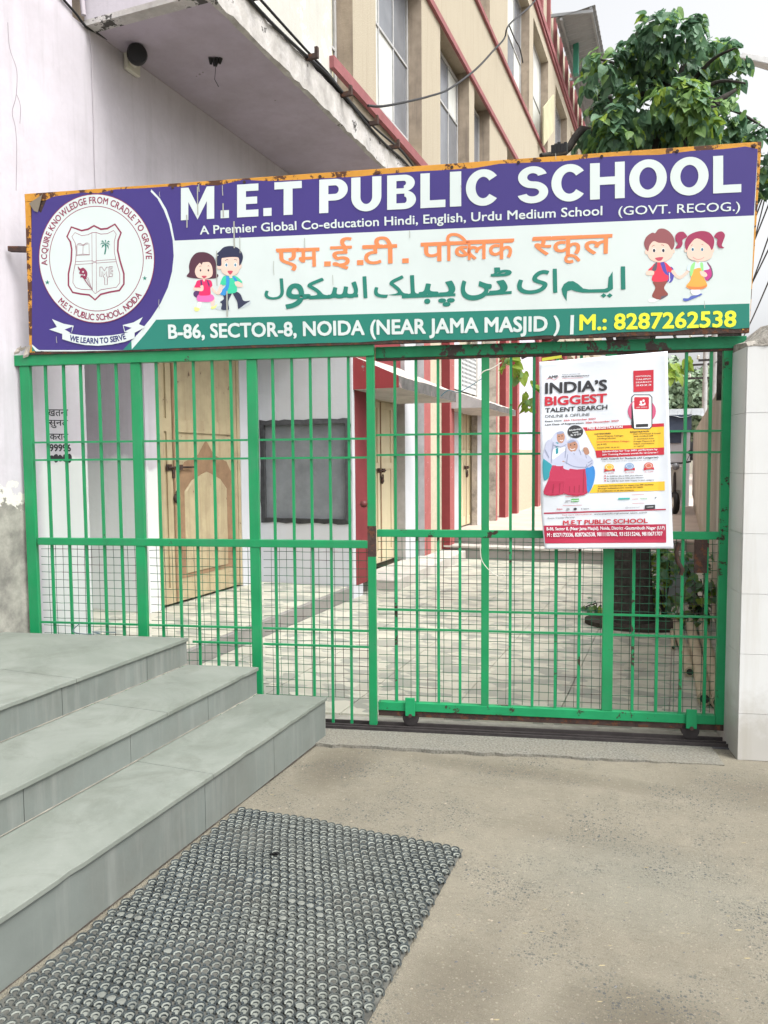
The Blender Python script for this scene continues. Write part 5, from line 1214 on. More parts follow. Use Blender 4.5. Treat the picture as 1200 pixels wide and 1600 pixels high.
# emblem
pr = Print(SF, (40, 300, 5)); pr.l = .0030
cxl = pr.q(552, 525); Rx = (pr.q(1005, 525) - pr.q(100, 525)).length / 2; Ry = (pr.q(552, 20) - pr.q(552, 1030)).length / 2
def disc(r, m): pr.loc([Vector((cxl.x + Rx * r * math.cos(R_(a)), cxl.y + Ry * r * math.sin(R_(a)))) for a in range(0, 360, 5)], m)
disc(1.0, V_MAR); disc(.988, V_WHT); disc(.815, V_MAR); disc(.803, V_WHT)
pr.path_text('ACQUIRE KNOWLEDGE FROM CRADLE TO GRAVE', circ_path(cxl, (Rx * .855, Ry * .855), 184, -3), Rx * .098, V_MAR, .02)
pr.path_text('M.E.T. PUBLIC SCHOOL, NOIDA', circ_path(cxl, (Rx * .955, Ry * .955), 222, 322), Rx * .098, V_MAR, .02)
for sx_, sy_ in ((173, 707), (933, 675)): pr.poly([(sx_ + (20 if i % 2 == 0 else 8) * math.sin(i * math.pi / 5), sy_ - (20 if i % 2 == 0 else 8) * math.cos(i * math.pi / 5)) for i in range(10)], V_GRN)
sh_ = [(360, 275), (440, 303), (490, 292), (537, 265), (590, 292), (640, 287), (700, 253), (748, 320), (725, 380), (722, 460), (740, 540), (770, 640), (770, 720), (735, 770), (660, 783), (590, 800), (545, 843), (500, 805), (430, 797), (370, 785), (337, 730), (337, 640), (358, 540), (363, 450), (352, 390), (326, 350)]
pr.line(sh_, 13, V_MAR, True)
sh2 = [(388, 318), (440, 342), (490, 335), (522, 318), (555, 318), (590, 330), (640, 327), (690, 302), (710, 330), (695, 390), (695, 470), (712, 550), (738, 640), (738, 710), (712, 745), (650, 755), (590, 765), (546, 795), (520, 765), (440, 762), (395, 748), (372, 710), (375, 640), (392, 550), (398, 470), (390, 400), (364, 350)]
pr.line(sh2, 4, V_MAR, True)
for l in ([(520, 318), (524, 765)], [(553, 318), (556, 780)], [(392, 545), (524, 538)], [(392, 568), (524, 560)], [(556, 538), (708, 526)], [(556, 556), (712, 545)], [(524, 538), (556, 556)], [(524, 560), (556, 538)]): pr.line(l, 2.8, V_MAR)
for l in ([(404, 412), (404, 492), (450, 486), (500, 490), (498, 405), (452, 418), (404, 412)], [(452, 418), (450, 486)], [(410, 405), (430, 402), (452, 416), (475, 400), (492, 400)], [(398, 420), (398, 496), (505, 492)]): pr.line(l, 3, V_MAR)
pr.poly([(616, 488), (624, 440), (622, 405), (632, 405), (634, 445), (626, 488)], V_GRN)
for fr_ in ([(627, 408), (600, 395), (584, 412), (604, 404)], [(627, 408), (604, 378), (594, 385), (610, 395)], [(627, 408), (622, 375), (632, 378)], [(627, 408), (650, 380), (662, 392), (645, 394)], [(627, 408), (650, 400), (664, 418), (648, 408)], [(627, 408), (650, 420), (652, 450), (640, 425)], [(627, 408), (602, 415), (596, 440), (610, 425)]): pr.poly(fr_, V_GRN)
pr.poly([(412, 582), (430, 600), (452, 592), (476, 612), (486, 640), (478, 672), (462, 684), (446, 668), (430, 668), (436, 645), (420, 636), (428, 620), (416, 606)], V_MAR, True, 3)
for q in ((452, 625, 7), (462, 650, 6), (444, 648, 5)): pr.ell(*q[:2], q[2], q[2], V_WHT, 8)
pr.line([(466, 684), (490, 668), (520, 755), (466, 684)], 3.2, V_MAR); pr.line([(478, 676), (524, 758)], 2.4, V_MAR); pr.line([(462, 684), (494, 730), (524, 762)], 4, V_MAR)
for l in ([(583, 588), (583, 662), (600, 662), (600, 622), (618, 650), (636, 622), (636, 660), (655, 660), (655, 588), (636, 588), (618, 618), (600, 588), (583, 588)], [(655, 585), (684, 585), (680, 597), (668, 597), (668, 612), (684, 612), (684, 624), (668, 624), (668, 640), (684, 640), (680, 662), (655, 662)], [(612, 652), (612, 668), (620, 668), (620, 724), (642, 724), (642, 668), (652, 668)]): pr.line(l, 3.4, V_MAR)
# ribbon
rib_pts = [(290, 1090), (380, 1112), (470, 1124), (570, 1127), (680, 1120), (775, 1104), (855, 1083), (855, 1142), (780, 1170), (680, 1192), (570, 1202), (470, 1196), (380, 1178), (290, 1150)]
for tail in ([(210, 993), (300, 1030), (380, 1045), (362, 1100), (300, 1104), (285, 1108), (188, 1075), (248, 1056)], [(918, 978), (845, 1020), (762, 1040), (775, 1095), (860, 1098), (940, 1054), (888, 1034)]): pr.poly(tail, V_WHT)
pr.poly(rib_pts, V_WHT); pr.poly([(308, 1075), (370, 1052), (360, 1104)], V_PUR); pr.poly([(768, 1045), (832, 1062), (780, 1090)], V_PUR)
pr.path_text('WE LEARN TO SERVE', [pr.q(x, y) for x, y in ((345, 1160), (400, 1172), (460, 1180), (520, 1184), (580, 1184), (640, 1178), (700, 1170), (750, 1160), (790, 1146))], Rx * .085, V_NAV, .035)
pr.build('emblem', sg)
# lettering
bl = lambda x: 344 - 44 * (x - 283) / 875 + 0.4; tl = lambda x: 294 - 51 * (x - 283) / 852
for c_, a_, b_ in (('M', 283, 335), ('.', 345, 358), ('E', 370.7, 404), ('.', 411.7, 424.5), ('T', 429, 471.7), ('P', 499, 543.5), ('U', 549, 596), ('B', 605, 650), ('L', 657, 696), ('I', 703, 720.7), ('C', 728, 780), ('S', 808, 856.5), ('C', 861.5, 916), ('H', 921.8, 976), ('O', 983, 1041.8), ('O', 1047, 1107), ('L', 1114, 1158)):
    pr = Print(SF); pr.l = .0026; pr.heavy(c_, a_, b_, bl, tl, V_WHT); pr.build('letter', sg)
pr = Print(SF); pr.l = .0026
pr.text('A Premier Global Co-education Hindi, English, Urdu Medium School', 312.7, 366.7, 941, 336.5, 13.5, V_WHT, .014)
pr.text('(GOVT. RECOG.)', 966, 336.5, 1156, 329.5, 13.6, V_WHT, .006)
pr.build('tagline_lettering', sg)
pr = Print(SF, (400, 230, 3)); pr.l = .0022
B_ = .011; O = V_ORG; sl_ = -.035
G = pr.glyph
def bar_(x0, y0, x1, y1, t, m=O): pr.poly([(x0, y0), (x1, y1), (x1, y1 + t), (x0, y0 + t)], m)
G('ए', 97, 476, 207, 583, O, B_, slope=sl_); G('म', 195, 474, 299, 563, O, B_, slope=sl_); bar_(320, 536, 351, 535, 23)
G('ई', 350, 425, 452, 576, O, B_, slope=sl_); bar_(474, 530, 504, 529, 23)
G('ट', 500, 460, 596, 551, O, B_, slope=sl_); G('ी', 556, 420, 662, 548, O, B_, slope=sl_); bar_(686, 522, 716, 521, 22)
G('प', 773, 448, 890, 538, O, B_, slope=sl_); G('ि', 884, 404, 990, 534, O, B_, slope=sl_)
G('ब', 925, 442, 1006, 532, O, B_, clip=.78, slope=sl_); G('ल', 984, 437, 1092, 529, O, B_, slope=sl_); G('क', 1085, 433, 1210, 528, O, B_, slope=sl_)
bar_(97, 479, 298, 472, 15); bar_(500, 463, 662, 456, 15); bar_(773, 451, 1205, 432, 15)
z5 = lambda x, y: ((780 + x / 2.857 - 400) * 3, (210 + y / 2.857 - 230) * 3)
def G5(ch, x0, y0, x1, y1, **k): a, b = z5(x0, y0), z5(x1, y1); G(ch, a[0], a[1], b[0], b[1], O, B_, slope=sl_, **k)
G5('स', 150, 458, 232, 542, clip=.64); G5('क', 234, 455, 372, 545); G5('ू', 290, 535, 362, 577); G5('ल', 372, 450, 504, 538)
a, b = z5(148, 462), z5(505, 446); bar_(a[0], a[1], b[0], b[1], 15)
pr.build('hindi_lettering', sg)
pr = Print(SF, (380, 340, 1.9355)); pr.l = .0022
def AR(s, x0, y0, x1, y1): pr.glyph(s, x0, y0, x1, y1, V_GRN, .014, slope=-.035)
AR('\uFEDD', 65, 186, 124, 249); AR('\uFEEE', 128, 200, 206, 277) ; AR('\uFB91', 192, 184, 262, 246); AR('\uFEB3', 255, 196, 348, 246); AR('\uFE8D', 362, 178, 376, 244)
AR('\uFB8F', 396, 178, 500, 244); AR('\uFEE0', 494, 175, 536, 241); AR('\uFE92', 530, 200, 592, 262); AR('\uFB58', 590, 192, 642, 270)
AR('\uFBFD', 658, 190, 752, 252); AR('\uFB68', 742, 152, 812, 232); AR('\uFBFC', 828, 162, 925, 233); AR('\uFE8D', 935, 155, 950, 228)
AR('\uFE8D', 1140, 148, 1156, 218)
z5b = lambda P_: [((780 + x / 2.857 - 380) * 1.9355, (210 + y / 2.857 - 340) * 1.9355) for x, y in P_]
pr.poly(z5b([(301, 745), (284, 716), (278, 690), (289, 668), (308, 656), (330, 655), (352, 668), (374, 688), (400, 692), (470, 690), (484, 684), (488, 640), (506, 612), (508, 690), (482, 706), (372, 707), (345, 702), (322, 694), (304, 700), (302, 718)]), V_GRN)
for dx_ in (466, 493): pr.poly(z5b([(dx_ - 13, 720), (dx_, 709), (dx_ + 13, 719), (dx_, 730)]), V_GRN)
# joining strokes of the wide lettering
for x0, y0, x1, y1 in ((196, 237, 348, 232), (200, 239, 262, 237), (480, 236, 642, 229), (734, 228, 812, 222)): pr.poly([(x0, y0), (x1, y1), (x1, y1 + 8.5), (x0, y0 + 8.5)], V_GRN)
pr.build('urdu_lettering', sg)
pr = Print(SF); pr.l = .0022
pr.text('B-86, SECTOR-8, NOIDA (NEAR JAMA MASJID )', 263.5, 529.6, 874.5, 517.6, 22.5, V_WHT, .029); pr.poly([(891.5, 492.5), (897, 492.3), (896, 522.5), (890.5, 522.8)], V_WHT)
pr.text('M.: 8287262538', 905, 516.6, 1150, 511.0, 25, V_YEL, .027)
pr.build('address_lettering', sg)
# scratches and tears in the print
pr = Print(SF); pr.l = .0042
V_SCR = flat('scratched_vinyl', (0.36, 0.37, 0.33), .6); V_TEAR = flat('torn_backing', (0.20, 0.17, 0.13), .8)
for (x, y, l, w_) in ((311, 288, 12, 1.4), (309, 292, 44, 1.6), (292, 336, 20, 1.8), (348, 290, 16, 1.2), (349, 318, 22, 2.0), (366, 346, 42, 2.2), (339, 392, 55, 1.2), (355, 455, 40, 2.2), (375, 370, 26, 1), (476, 372, 18, .9), (249, 468, 14, .8), (89, 526, 10, .9), (428, 408, 22, .7), (640, 360, 12, .8), (1020, 440, 1, .8), (250, 300, 8, .8), (720, 290, 10, .7), (1100, 470, 12, .7), (520, 430, 16, .7), (868, 240, 10, .9)):
    pr.line([(x, y), (x + rnd.uniform(-.6, .8), y + l * .5), (x + .6, y + l)], w_, V_SCR)
pr.poly([(46, 318), (66, 305), (68, 300), (60, 332), (54, 330)], V_TEAR)
pr.build('print_tear', sg)['kind'] = 'stuff'

# illustrations
K = lambda n, c: vinyl('ink_' + n, c)
SK = K('skin', (.78, .56, .47)); HB = K('hair_brown', (.085, .03, .05)); HN = K('hair_navy', (.025, .03, .07)); PK = K('pink_top', (.68, .03, .13)); MG = K('magenta_skirt', (.72, .15, .42)); BG = K('dark_bag', (.09, .04, .13))
GT = K('green_top', (.05, .56, .33)); BL_ = K('blue_bag', (.04, .27, .62)); TR = K('navy_trousers', (.035, .04, .08)); SH = K('shadow_grey', (.50, .57, .60)); YS = K('yellow_shoe', (.72, .76, .25)); WH = K('white_sock', (.75, .78, .78)); EY = K('eye_dark', (.03, .03, .05)); MO = K('mouth', (.50, .08, .12)); EB = K('eye_blue', (.08, .22, .32))
pr = Print(SF, (280, 370, 10)); pr.l = .0016
pp = pr.poly
pp([(560, 1120), (640, 1080), (760, 1130), (800, 1160), (660, 1150)], SH, True); pp([(930, 1110), (1010, 1040), (1110, 1010), (1110, 1050), (1000, 1110)], SH, True)
# girl
pp([(235, 860), (330, 830), (350, 900), (290, 955), (230, 920)], BG, True)
pp([(290, 1030), (350, 1020), (330, 1110), (300, 1140), (240, 1150), (280, 1090)], WH, True); pp([(240, 1100), (320, 1120), (300, 1160), (250, 1160)], YS, True)
pp([(490, 960), (550, 960), (545, 1100), (515, 1100)], SK, True); pp([(500, 1095), (555, 1085), (590, 1050), (570, 1110), (510, 1130)], YS, True)
pp([(310, 900), (490, 895), (550, 950), (520, 1005), (430, 1020), (285, 1000)], MG, True)
pp([(300, 680), (480, 675), (520, 760), (490, 800), (490, 900), (400, 920), (310, 905), (330, 800), (240, 795), (260, 740)], PK, True)
pp([(330, 680), (355, 680), (365, 760), (340, 760)], BG); pp([(430, 680), (450, 680), (480, 750), (470, 790)], BG)
pp([(228, 795), (330, 800), (330, 770), (375, 760), (380, 830), (340, 850), (235, 835)], SK, True); pp([(505, 790), (530, 800), (600, 870), (640, 840), (620, 905), (570, 890), (520, 840)], SK, True)
pp([(375, 640), (405, 640), (405, 690), (390, 700), (375, 690)], SK)
pp([(350, 240), (450, 255), (540, 320), (580, 430), (585, 560), (615, 600), (590, 640), (480, 655), (300, 655), (140, 630), (125, 600), (160, 550), (155, 450), (190, 340), (260, 260)], HB, True)
pp([(330, 405), (390, 400), (470, 400), (515, 470), (525, 580), (480, 640), (380, 655), (290, 635), (250, 560), (265, 480)], SK, True)
pp([(320, 400), (380, 385), (350, 440)], HB)
for ex in (335, 458): pr.ell(ex, 525, 13, 20, EY, 10)
pp([(355, 612), (430, 612), (415, 640), (390, 650), (370, 638)], MO, True)
pr.line([(318, 470), (335, 455), (350, 460)], 6, HB); pr.line([(445, 462), (460, 452), (475, 462)], 6, HB)
# boy
pp([(690, 880), (820, 870), (770, 1010), (780, 1130), (740, 1145), (660, 1135), (670, 1050), (640, 1020), (700, 970)], TR, True)
pp([(840, 880), (900, 860), (960, 900), (1010, 1000), (1110, 1000), (1050, 1040), (940, 1120), (920, 1110), (905, 1010)], TR, True)
pp([(685, 630), (740, 612), (880, 612), (985, 700), (960, 720), (890, 690), (900, 860), (740, 880), (735, 760), (645, 750)], GT, True)
pp([(735, 615), (785, 640), (780, 780), (745, 860), (720, 915), (650, 905), (645, 860), (730, 760)], BL_, True); pp([(830, 615), (880, 640), (910, 690), (870, 690)], BL_, True)
pp([(640, 760), (675, 760), (670, 850), (620, 905), (590, 880)], SK, True); pp([(870, 710), (930, 700), (985, 740), (990, 780), (900, 775)], SK, True)
pp([(785, 590), (835, 590), (830, 640), (810, 650), (790, 640)], SK)
pr.ell(630, 470, 32, 45, SK, 16); pr.ell(950, 460, 28, 40, SK, 16)
pp([(665, 330), (940, 330), (950, 450), (930, 550), (870, 600), (800, 612), (720, 590), (665, 540), (655, 430)], SK, True)
pp([(590, 270), (640, 220), (700, 165), (800, 145), (900, 165), (970, 230), (1000, 330), (960, 440), (940, 440), (935, 340), (880, 315), (700, 330), (665, 350), (660, 450), (590, 445), (575, 330), (620, 290)], HN, True, 4)
for ex in (740, 880): pr.ell(ex, 440, 26, 34, WH, 12); pr.ell(ex, 442, 16, 24, EB, 10)
pp([(760, 535), (840, 535), (820, 580), (800, 592), (780, 580)], MO, True)
pr.line([(722, 375), (745, 358), (770, 358)], 7, HN); pr.line([(860, 358), (885, 352), (905, 370)], 7, HN)
pr.build('left_children_picture', sg)
RB = K('red_brown_hair', (.27, .09, .10)); RH = K('plum_hair', (.32, .04, .10)); RT = K('red_top', (.70, .05, .09)); BT = K('brown_trousers', (.26, .075, .065)); BB = K('blue_backpack', (.09, .08, .38)); OD = K('orange_dress', (.84, .38, .08)); PB = K('pink_backpack', (.50, .05, .24)); LG = K('light_green_strap', (.30, .68, .25)); DG = K('dark_grey', (.12, .10, .13)); BS = K('blue_shoe', (.10, .14, .45)); LB = K('light_blouse', (.60, .70, .78)); OD2 = K('dress_hem', (.80, .22, .07))
pr = Print(SF, (1000, 350, 8)); pr.l = .0016; pp = pr.poly
pp([(110, 940), (180, 930), (210, 945), (270, 930), (180, 975), (115, 975)], WH, True); pp([(250, 905), (330, 880), (345, 895), (270, 940), (240, 945)], DG, True)
pp([(320, 560), (400, 540), (425, 620), (410, 700), (370, 735), (330, 700)], BB, True); pr.line([(365, 610), (372, 700), (350, 740)], 9, WH)
pp([(165, 715), (340, 700), (300, 800), (350, 880), (270, 905), (245, 945), (150, 905), (190, 800)], BT, True)
pp([(190, 490), (300, 475), (360, 520), (410, 580), (380, 605), (345, 600), (345, 705), (155, 715), (165, 600), (100, 580), (150, 530)], RT, True)
pp([(255, 480), (300, 480), (330, 580), (350, 640), (310, 620), (275, 560)], BB, True); pp([(190, 490), (215, 485), (200, 580), (150, 575)], DG, True)
pp([(90, 585), (170, 590), (165, 640), (90, 640), (72, 620)], SK, True); pp([(390, 600), (420, 575), (470, 640), (520, 640), (600, 570), (610, 600), (520, 680), (460, 675)], SK, True)
pr.ell(82, 350, 22, 32, SK, 14); pr.ell(412, 340, 22, 30, SK, 14)
pp([(100, 260), (160, 220), (330, 230), (400, 300), (405, 390), (350, 450), (250, 480), (160, 460), (100, 400)], SK, True)
pp([(100, 340), (70, 310), (50, 240), (80, 160), (150, 110), (190, 115), (230, 65), (300, 60), (370, 100), (420, 170), (430, 260), (395, 325), (340, 250), (230, 235), (170, 215), (120, 270)], RB, True, 4)
for ex in (175, 290): pr.ell(ex, 330, 22, 28, WH, 12); pr.ell(ex, 333, 16, 22, EY, 10)
pp([(190, 425), (285, 415), (265, 455), (230, 462), (205, 450)], MO, True); pr.line([(148, 285), (165, 268), (182, 270)], 6, RB); pr.line([(262, 262), (285, 262), (300, 275)], 6, RB)
# girl
pp([(640, 820), (740, 815), (740, 880), (650, 880)], WH, True); pp([(540, 930), (600, 930), (640, 900), (700, 895), (760, 870), (765, 890), (600, 960), (545, 960)], BS, True)
pp([(810, 500), (880, 520), (900, 620), (870, 700), (820, 700), (800, 600)], PB, True); pr.line([(840, 480), (890, 560), (900, 650), (850, 705)], 14, DG, smooth=True)
pp([(660, 480), (800, 475), (850, 520), (850, 570), (620, 590), (590, 540)], LB, True)
pp([(690, 560), (760, 555), (790, 660), (840, 770), (770, 810), (640, 815), (575, 780), (630, 700), (650, 590)], OD, True); pp([(585, 775), (650, 785), (760, 785), (838, 760), (780, 812), (640, 818)], OD2, True)
pp([(660, 490), (690, 490), (650, 640), (625, 640), (630, 540)], LG, True); pp([(750, 490), (785, 490), (790, 580), (765, 580)], LG, True)
pp([(750, 590), (810, 600), (840, 640), (810, 665), (760, 640)], SK, True); pp([(695, 470), (745, 470), (720, 500)], SK)
for ex in (570, 910): pr.ell(ex, 330, 16, 26, SK, 12)
pp([(590, 320), (640, 220), (710, 180), (860, 240), (905, 330), (890, 420), (800, 465), (690, 460), (600, 420)], SK, True)
pp([(580, 330), (560, 240), (600, 150), (700, 100), (800, 90), (880, 120), (925, 200), (915, 290), (890, 325), (850, 260), (710, 180), (620, 260)], RH, True, 4)
pp([(580, 140), (540, 100), (480, 105), (440, 150), (445, 210), (470, 250), (440, 305), (500, 300), (530, 250), (530, 200), (585, 165)], RH, True); pp([(925, 160), (960, 110), (1020, 95), (1060, 140), (1040, 210), (1020, 270), (1050, 300), (990, 300), (960, 250), (965, 190)], RH, True)
for ex in (657, 775): pr.ell(ex, 318, 20, 26, WH, 12); pr.ell(ex, 320, 15, 21, EB, 10); pr.ell(ex, 320, 6, 9, EY, 8)
pr.line([(660, 415), (700, 440), (760, 440), (800, 415)], 4, MO, smooth=True); pr.line([(636, 275), (655, 256)], 5, RH); pr.line([(765, 256), (790, 262)], 5, RH)
pr.build('right_children_picture', sg)
# torn cloth and broken plaster at the sign's lower left
mb = MB(); c = on_y(36, 548, 3.38); rnd = random.Random(2)
for k in range(6):
    p = c + Vector((rnd.uniform(-.03, .03), rnd.uniform(-.02, .02), rnd.uniform(-.03, .03))); d = Vector((rnd.uniform(-.03, .03), -.01, rnd.uniform(-.05, .02)))
    mb.prism([p, p + d, p + d + Vector((.03, .01, .01)), p + Vector((.035, 0, .015))], [q + Vector((.004, -.004, .012)) for q in (p, p + d, p + d + Vector((.03, .01, .01)), p + Vector((.035, 0, .015)))])
tag(mb.build('cloth_rag', mat('dirty_rag', (.42, .38, .33), rough=.95, bump=.5)), 'dirty crumpled rag stuffed at the lower left corner of the sign', 'rag')
mb = MB(); c = SF.w(*SF.px(872, 231), -.01)
for k in range(5): mb.box(c.x - .035 + .016 * k, c.x - .020 + .016 * k, c.y, c.y + .03, c.z - .02, c.z + .022 + .005 * (k % 3))
tag(mb.build('cable_clamp', M_BLACK), 'black clamp sitting on top of the sign frame below the tree branch', 'clamp')

# ================================================================== THE POSTER
po = gp(0, .034, 0)
PF = Frame(po, GS, (0, 0, 1))
c0 = PF.px(948, 710)
ps = thing('poster', 'white red and yellow printed talent search poster taped to the sliding gate bars', 'poster', tuple(PF.w(c0.x, c0.y, 0)), (0, 0, YAW))
pl_, pr_x = PF.px(848, 700).x, PF.px(1046, 700).x; pb, pt_ = PF.px(950, 860).y, PF.px(950, 560).y
def warp(a, b):
    t = (b - pb) / (pt_ - pb); s = (a - pl_) / (pr_x - pl_)
    return .006 * math.sin(t * 5.0 + s * 1.5) + .0035 * math.sin(s * 9 + t * 3) + .0022 * math.sin(t * 23 + s * 4) * (1 - s) + .010 * max(0, .14 - t) * 6 * (s - .2) + .014 * max(0, s - .93) * 10 * (1 - abs(t - .5)) + .012 * max(0, .06 - t) * 10
Z6 = (840, 560, 5.3333)
pr = Print(PF, Z6)
edge_l = lambda y: (12, 0)[0]
# paper sheet as a fine grid between traced edges
nx, ny = 40, 56
L0 = [(14, 28), (22, 700), (30, 1300), (58, 1588)]; R0 = [(1082, -60), (1098, 560), (1112, 1100), (1124, 1580)]
def along(P_, t):
    for i in range(len(P_) - 1):
        t0, t1 = i / (len(P_) - 1), (i + 1) / (len(P_) - 1)
        if t <= t1 + 1e-9: q = (t - t0) / (t1 - t0); return (P_[i][0] + (P_[i + 1][0] - P_[i][0]) * q, P_[i][1] + (P_[i + 1][1] - P_[i][1]) * q)
mb = MB(); vs = []
for j in range(ny + 1):
    a, b = along(L0, j / ny), along(R0, j / ny)
    for i in range(nx + 1):
        p = pr.q(a[0] + (b[0] - a[0]) * i / nx, a[1] + (b[1] - a[1]) * i / nx); vs.append(PF.w(p.x, p.y, warp(p.x, p.y)))
mb.add(vs, [(j * (nx + 1) + i, j * (nx + 1) + i + 1, (j + 1) * (nx + 1) + i + 1, (j + 1) * (nx + 1) + i) for j in range(ny) for i in range(nx)], 0, True)
PAPER = mat('poster_paper', (0.66, 0.70, 0.76), rough=.32, var=.03, scale=3, bump=.12, bscale=14, spec=.5)
paper = mb.build('poster_sheet', PAPER, ps, fix=False)
sm = paper.modifiers.new('thick', 'SOLIDIFY'); sm.thickness = .0004; sm.offset = -1 if PF.N.dot(paper.data.polygons[0].normal) > 0 else 1
pr.warp = warp; pr.l = .0012
Q = lambda n, c: mat('poster_' + n, c, rough=.35, var=.04, scale=4, bump=.05, bscale=20, spec=.45)
QR = Q('red', (.50, .025, .045)); QM = Q('maroon', (.40, .02, .06)); QY = Q('yellow', (.80, .50, .04)); QK = Q('black', (.03, .03, .035)); QW = Q('white', (.74, .77, .80)); QP = Q('pink', (.55, .10, .20)); QG = Q('green', (.10, .42, .10)); QS = Q('skin', (.42, .22, .15)); QH = Q('scarf_white', (.47, .50, .64)); QU = Q('scarf_shade', (.27, .30, .43)); QB = Q('blue_bag', (.04, .22, .55)); QT = Q('teal_bag', (.03, .26, .32)); QD = Q('skirt_dark', (.28, .02, .05)); QGR = Q('grey', (.30, .31, .33)); QGO = Q('gold', (.78, .48, .06)); QSI = Q('silver', (.25, .36, .55)); QBR = Q('bronze', (.55, .15, .10)); QSC = Q('skirt', (.42, .03, .08))
def fine(pts, m, n=12):        # big area follows the paper: cut in a grid between its 4 corners
    A, B, C, D = [pr.q(*p) for p in pts]; vs = []
    for j in range(n + 1):
        for i in range(n + 1):
            p = A.lerp(B, i / n).lerp(D.lerp(C, i / n), j / n); vs.append(pr.w(p.x, p.y, pr.l))
    pr.mb.add(vs, [(j * (n + 1) + i, j * (n + 1) + i + 1, (j + 1) * (n + 1) + i + 1, (j + 1) * (n + 1) + i) for j in range(n) for i in range(n)], pr.mi(m)); pr.l += STEP * 3
fine([(375, 575), (1055, 540), (1055, 590), (400, 605)], QR)
fine([(395, 605), (1055, 568), (1055, 742), (480, 768)], QY); fine([(480, 768), (1055, 742), (1055, 802), (492, 828)], QR)
fine([(470, 1050), (1058, 1024), (1058, 1100), (430, 1122)], QY); fine([(52, 1284), (1066, 1252), (1066, 1262), (52, 1296)], QM, 8)
fine([(50, 1392), (1066, 1380), (1066, 1532), (62, 1540)], QM)
fine([(798, 103), (968, 94), (968, 272), (800, 280)], QR, 6)
pr.l += .0003
# phone with the code left out
pr.ell(870, 440, 118, 105, QP, 30)
rr = lambda x0, y0, x1, y1, r: [(x0 + r, y0), (x1 - r, y0), (x1, y0 + r), (x1, y1 - r), (x1 - r, y1), (x0 + r, y1), (x0, y1 - r), (x0, y0 + r)]
pr.poly(rr(782, 300, 958, 590, 22), QK); pr.poly(rr(790, 308, 950, 582, 17), QW); pr.poly(rr(805, 322, 930, 424, 6), QR); pr.poly([(818, 548), (922, 544), (922, 570), (818, 575)], QK)
pr.ell(862, 362, 10, 10, QW, 10); pr.ell(884, 352, 10, 11, QW, 10); pr.poly([(845, 385), (865, 372), (880, 380), (895, 365), (900, 385), (880, 392), (860, 392)], QW, True); pr.text('AMP WORLD', 822, 414, 915, 409, 9, QW)
for k, s_t in enumerate(('NATIONAL', 'TALENT', 'SEARCH', '2023')): pr.text(s_t, 818, 157 + 25 * k, 948, 150 + 25 * k, 12, QW, .01)
pr.text('INDIA’S', 62, 296, 580, 268, 92, QK, .032); pr.text('BIGGEST', 60, 396, 578, 368, 76, QR, .036); pr.text('TALENT SEARCH', 64, 452, 582, 424, 38, QK, .026); pr.text('ONLINE & OFFLINE', 60, 496, 434, 478, 24, QK, .004)
pr.text('Exam Date:', 62, 531, 205, 523, 13, QK, .03); pr.text('25th November 2023', 216, 523, 484, 508, 13, QR, .03); pr.text('Last Date of Registration:', 62, 560, 388, 543, 14, QK, .03); pr.text('20th November 2023', 400, 543, 675, 526, 14, QR, .03)
pr.text('AMP', 88, 166, 172, 160, 22, QK, .03); pr.line([(70, 172), (110, 165), (140, 180), (178, 150)], 3, QR, smooth=True)
pr.text('ASSOCIATION OF', 202, 140, 356, 132, 9, QK); pr.text('MUSLIM PROFESSIONALS', 202, 157, 430, 147, 10, QK, .03); pr.line([(202, 168), (380, 160)], 2.5, QR)
pr.text('FREE REGISTRATION', 416, 592, 708, 580, 20, QW, .03)
pr.ell(315, 610, 66, 54, QK, 26); pr.text('Scholarships', 262, 606, 366, 592, 12, QW, .02); pr.text('worth', 290, 624, 340, 618, 11, QW, .02); pr.text('₹10 Cr+' if False else 'Rs 10 Cr+', 276, 648, 362, 636, 14, QW, .02)
pr.text('CATEGORIES', 473, 636, 610, 630, 12, QK, .03); pr.text('REGISTRATION', 770, 620, 930, 612, 12, QK, .03)
for k, (a_, x0, x1, y) in enumerate((('Senior/Degree Colleges', 496, 715, 654), ('(Undergraduate)', 496, 650, 674), ('Junior/Intermediate Colleges', 490, 765, 700), ('(XI & XII)', 496, 575, 724), ('School (VIII, IX & X)', 496, 680, 750), ('Scan, Download & Install', 798, 1026, 634), ('AMP WORLD APP', 800, 966, 656), ('or download from', 800, 970, 676), ('Google Playstore &', 800, 978, 697), ('follow instructions', 800, 972, 717), ('to register', 800, 890, 738))):
    pr.text(a_, x0, y, x1, y - 6, 11, QK if k != 2 else QR, .01)
pr.text('Scholarships for Top 500+ performers by', 538, 784, 1000, 764, 14, QW, .02); pr.text('20+ Training Partners worth Rs 10 Crores !', 538, 810, 1004, 790, 14, QW, .02)
pr.text('Cash Awards for Students (All Categories)', 530, 846, 1006, 830, 15, QK, .02); pr.text('Top Three in each of the categories will win cash prizes', 534, 864, 1000, 848, 9, QGR)
for x, y, m_, amt in ((597, 905, QGO, 'Rs 20,000'), (764, 898, QSI, 'Rs 15,000'), (925, 893, QBR, 'Rs 10,000')):
    pr.poly([(x - 42, y + 18), (x + 44, y + 14), (x + 46, y + 36), (x + 25, y + 30), (x - 20, y + 34), (x - 42, y + 42)], QR); pr.ell(x, y, 38, 27, m_, 20); pr.ell(x, y, 26, 18, QW, 16); pr.ell(x, y, 23, 16, m_, 16); pr.text(amt, x - 34, y + 58, x + 38, y + 54, 9, QR)
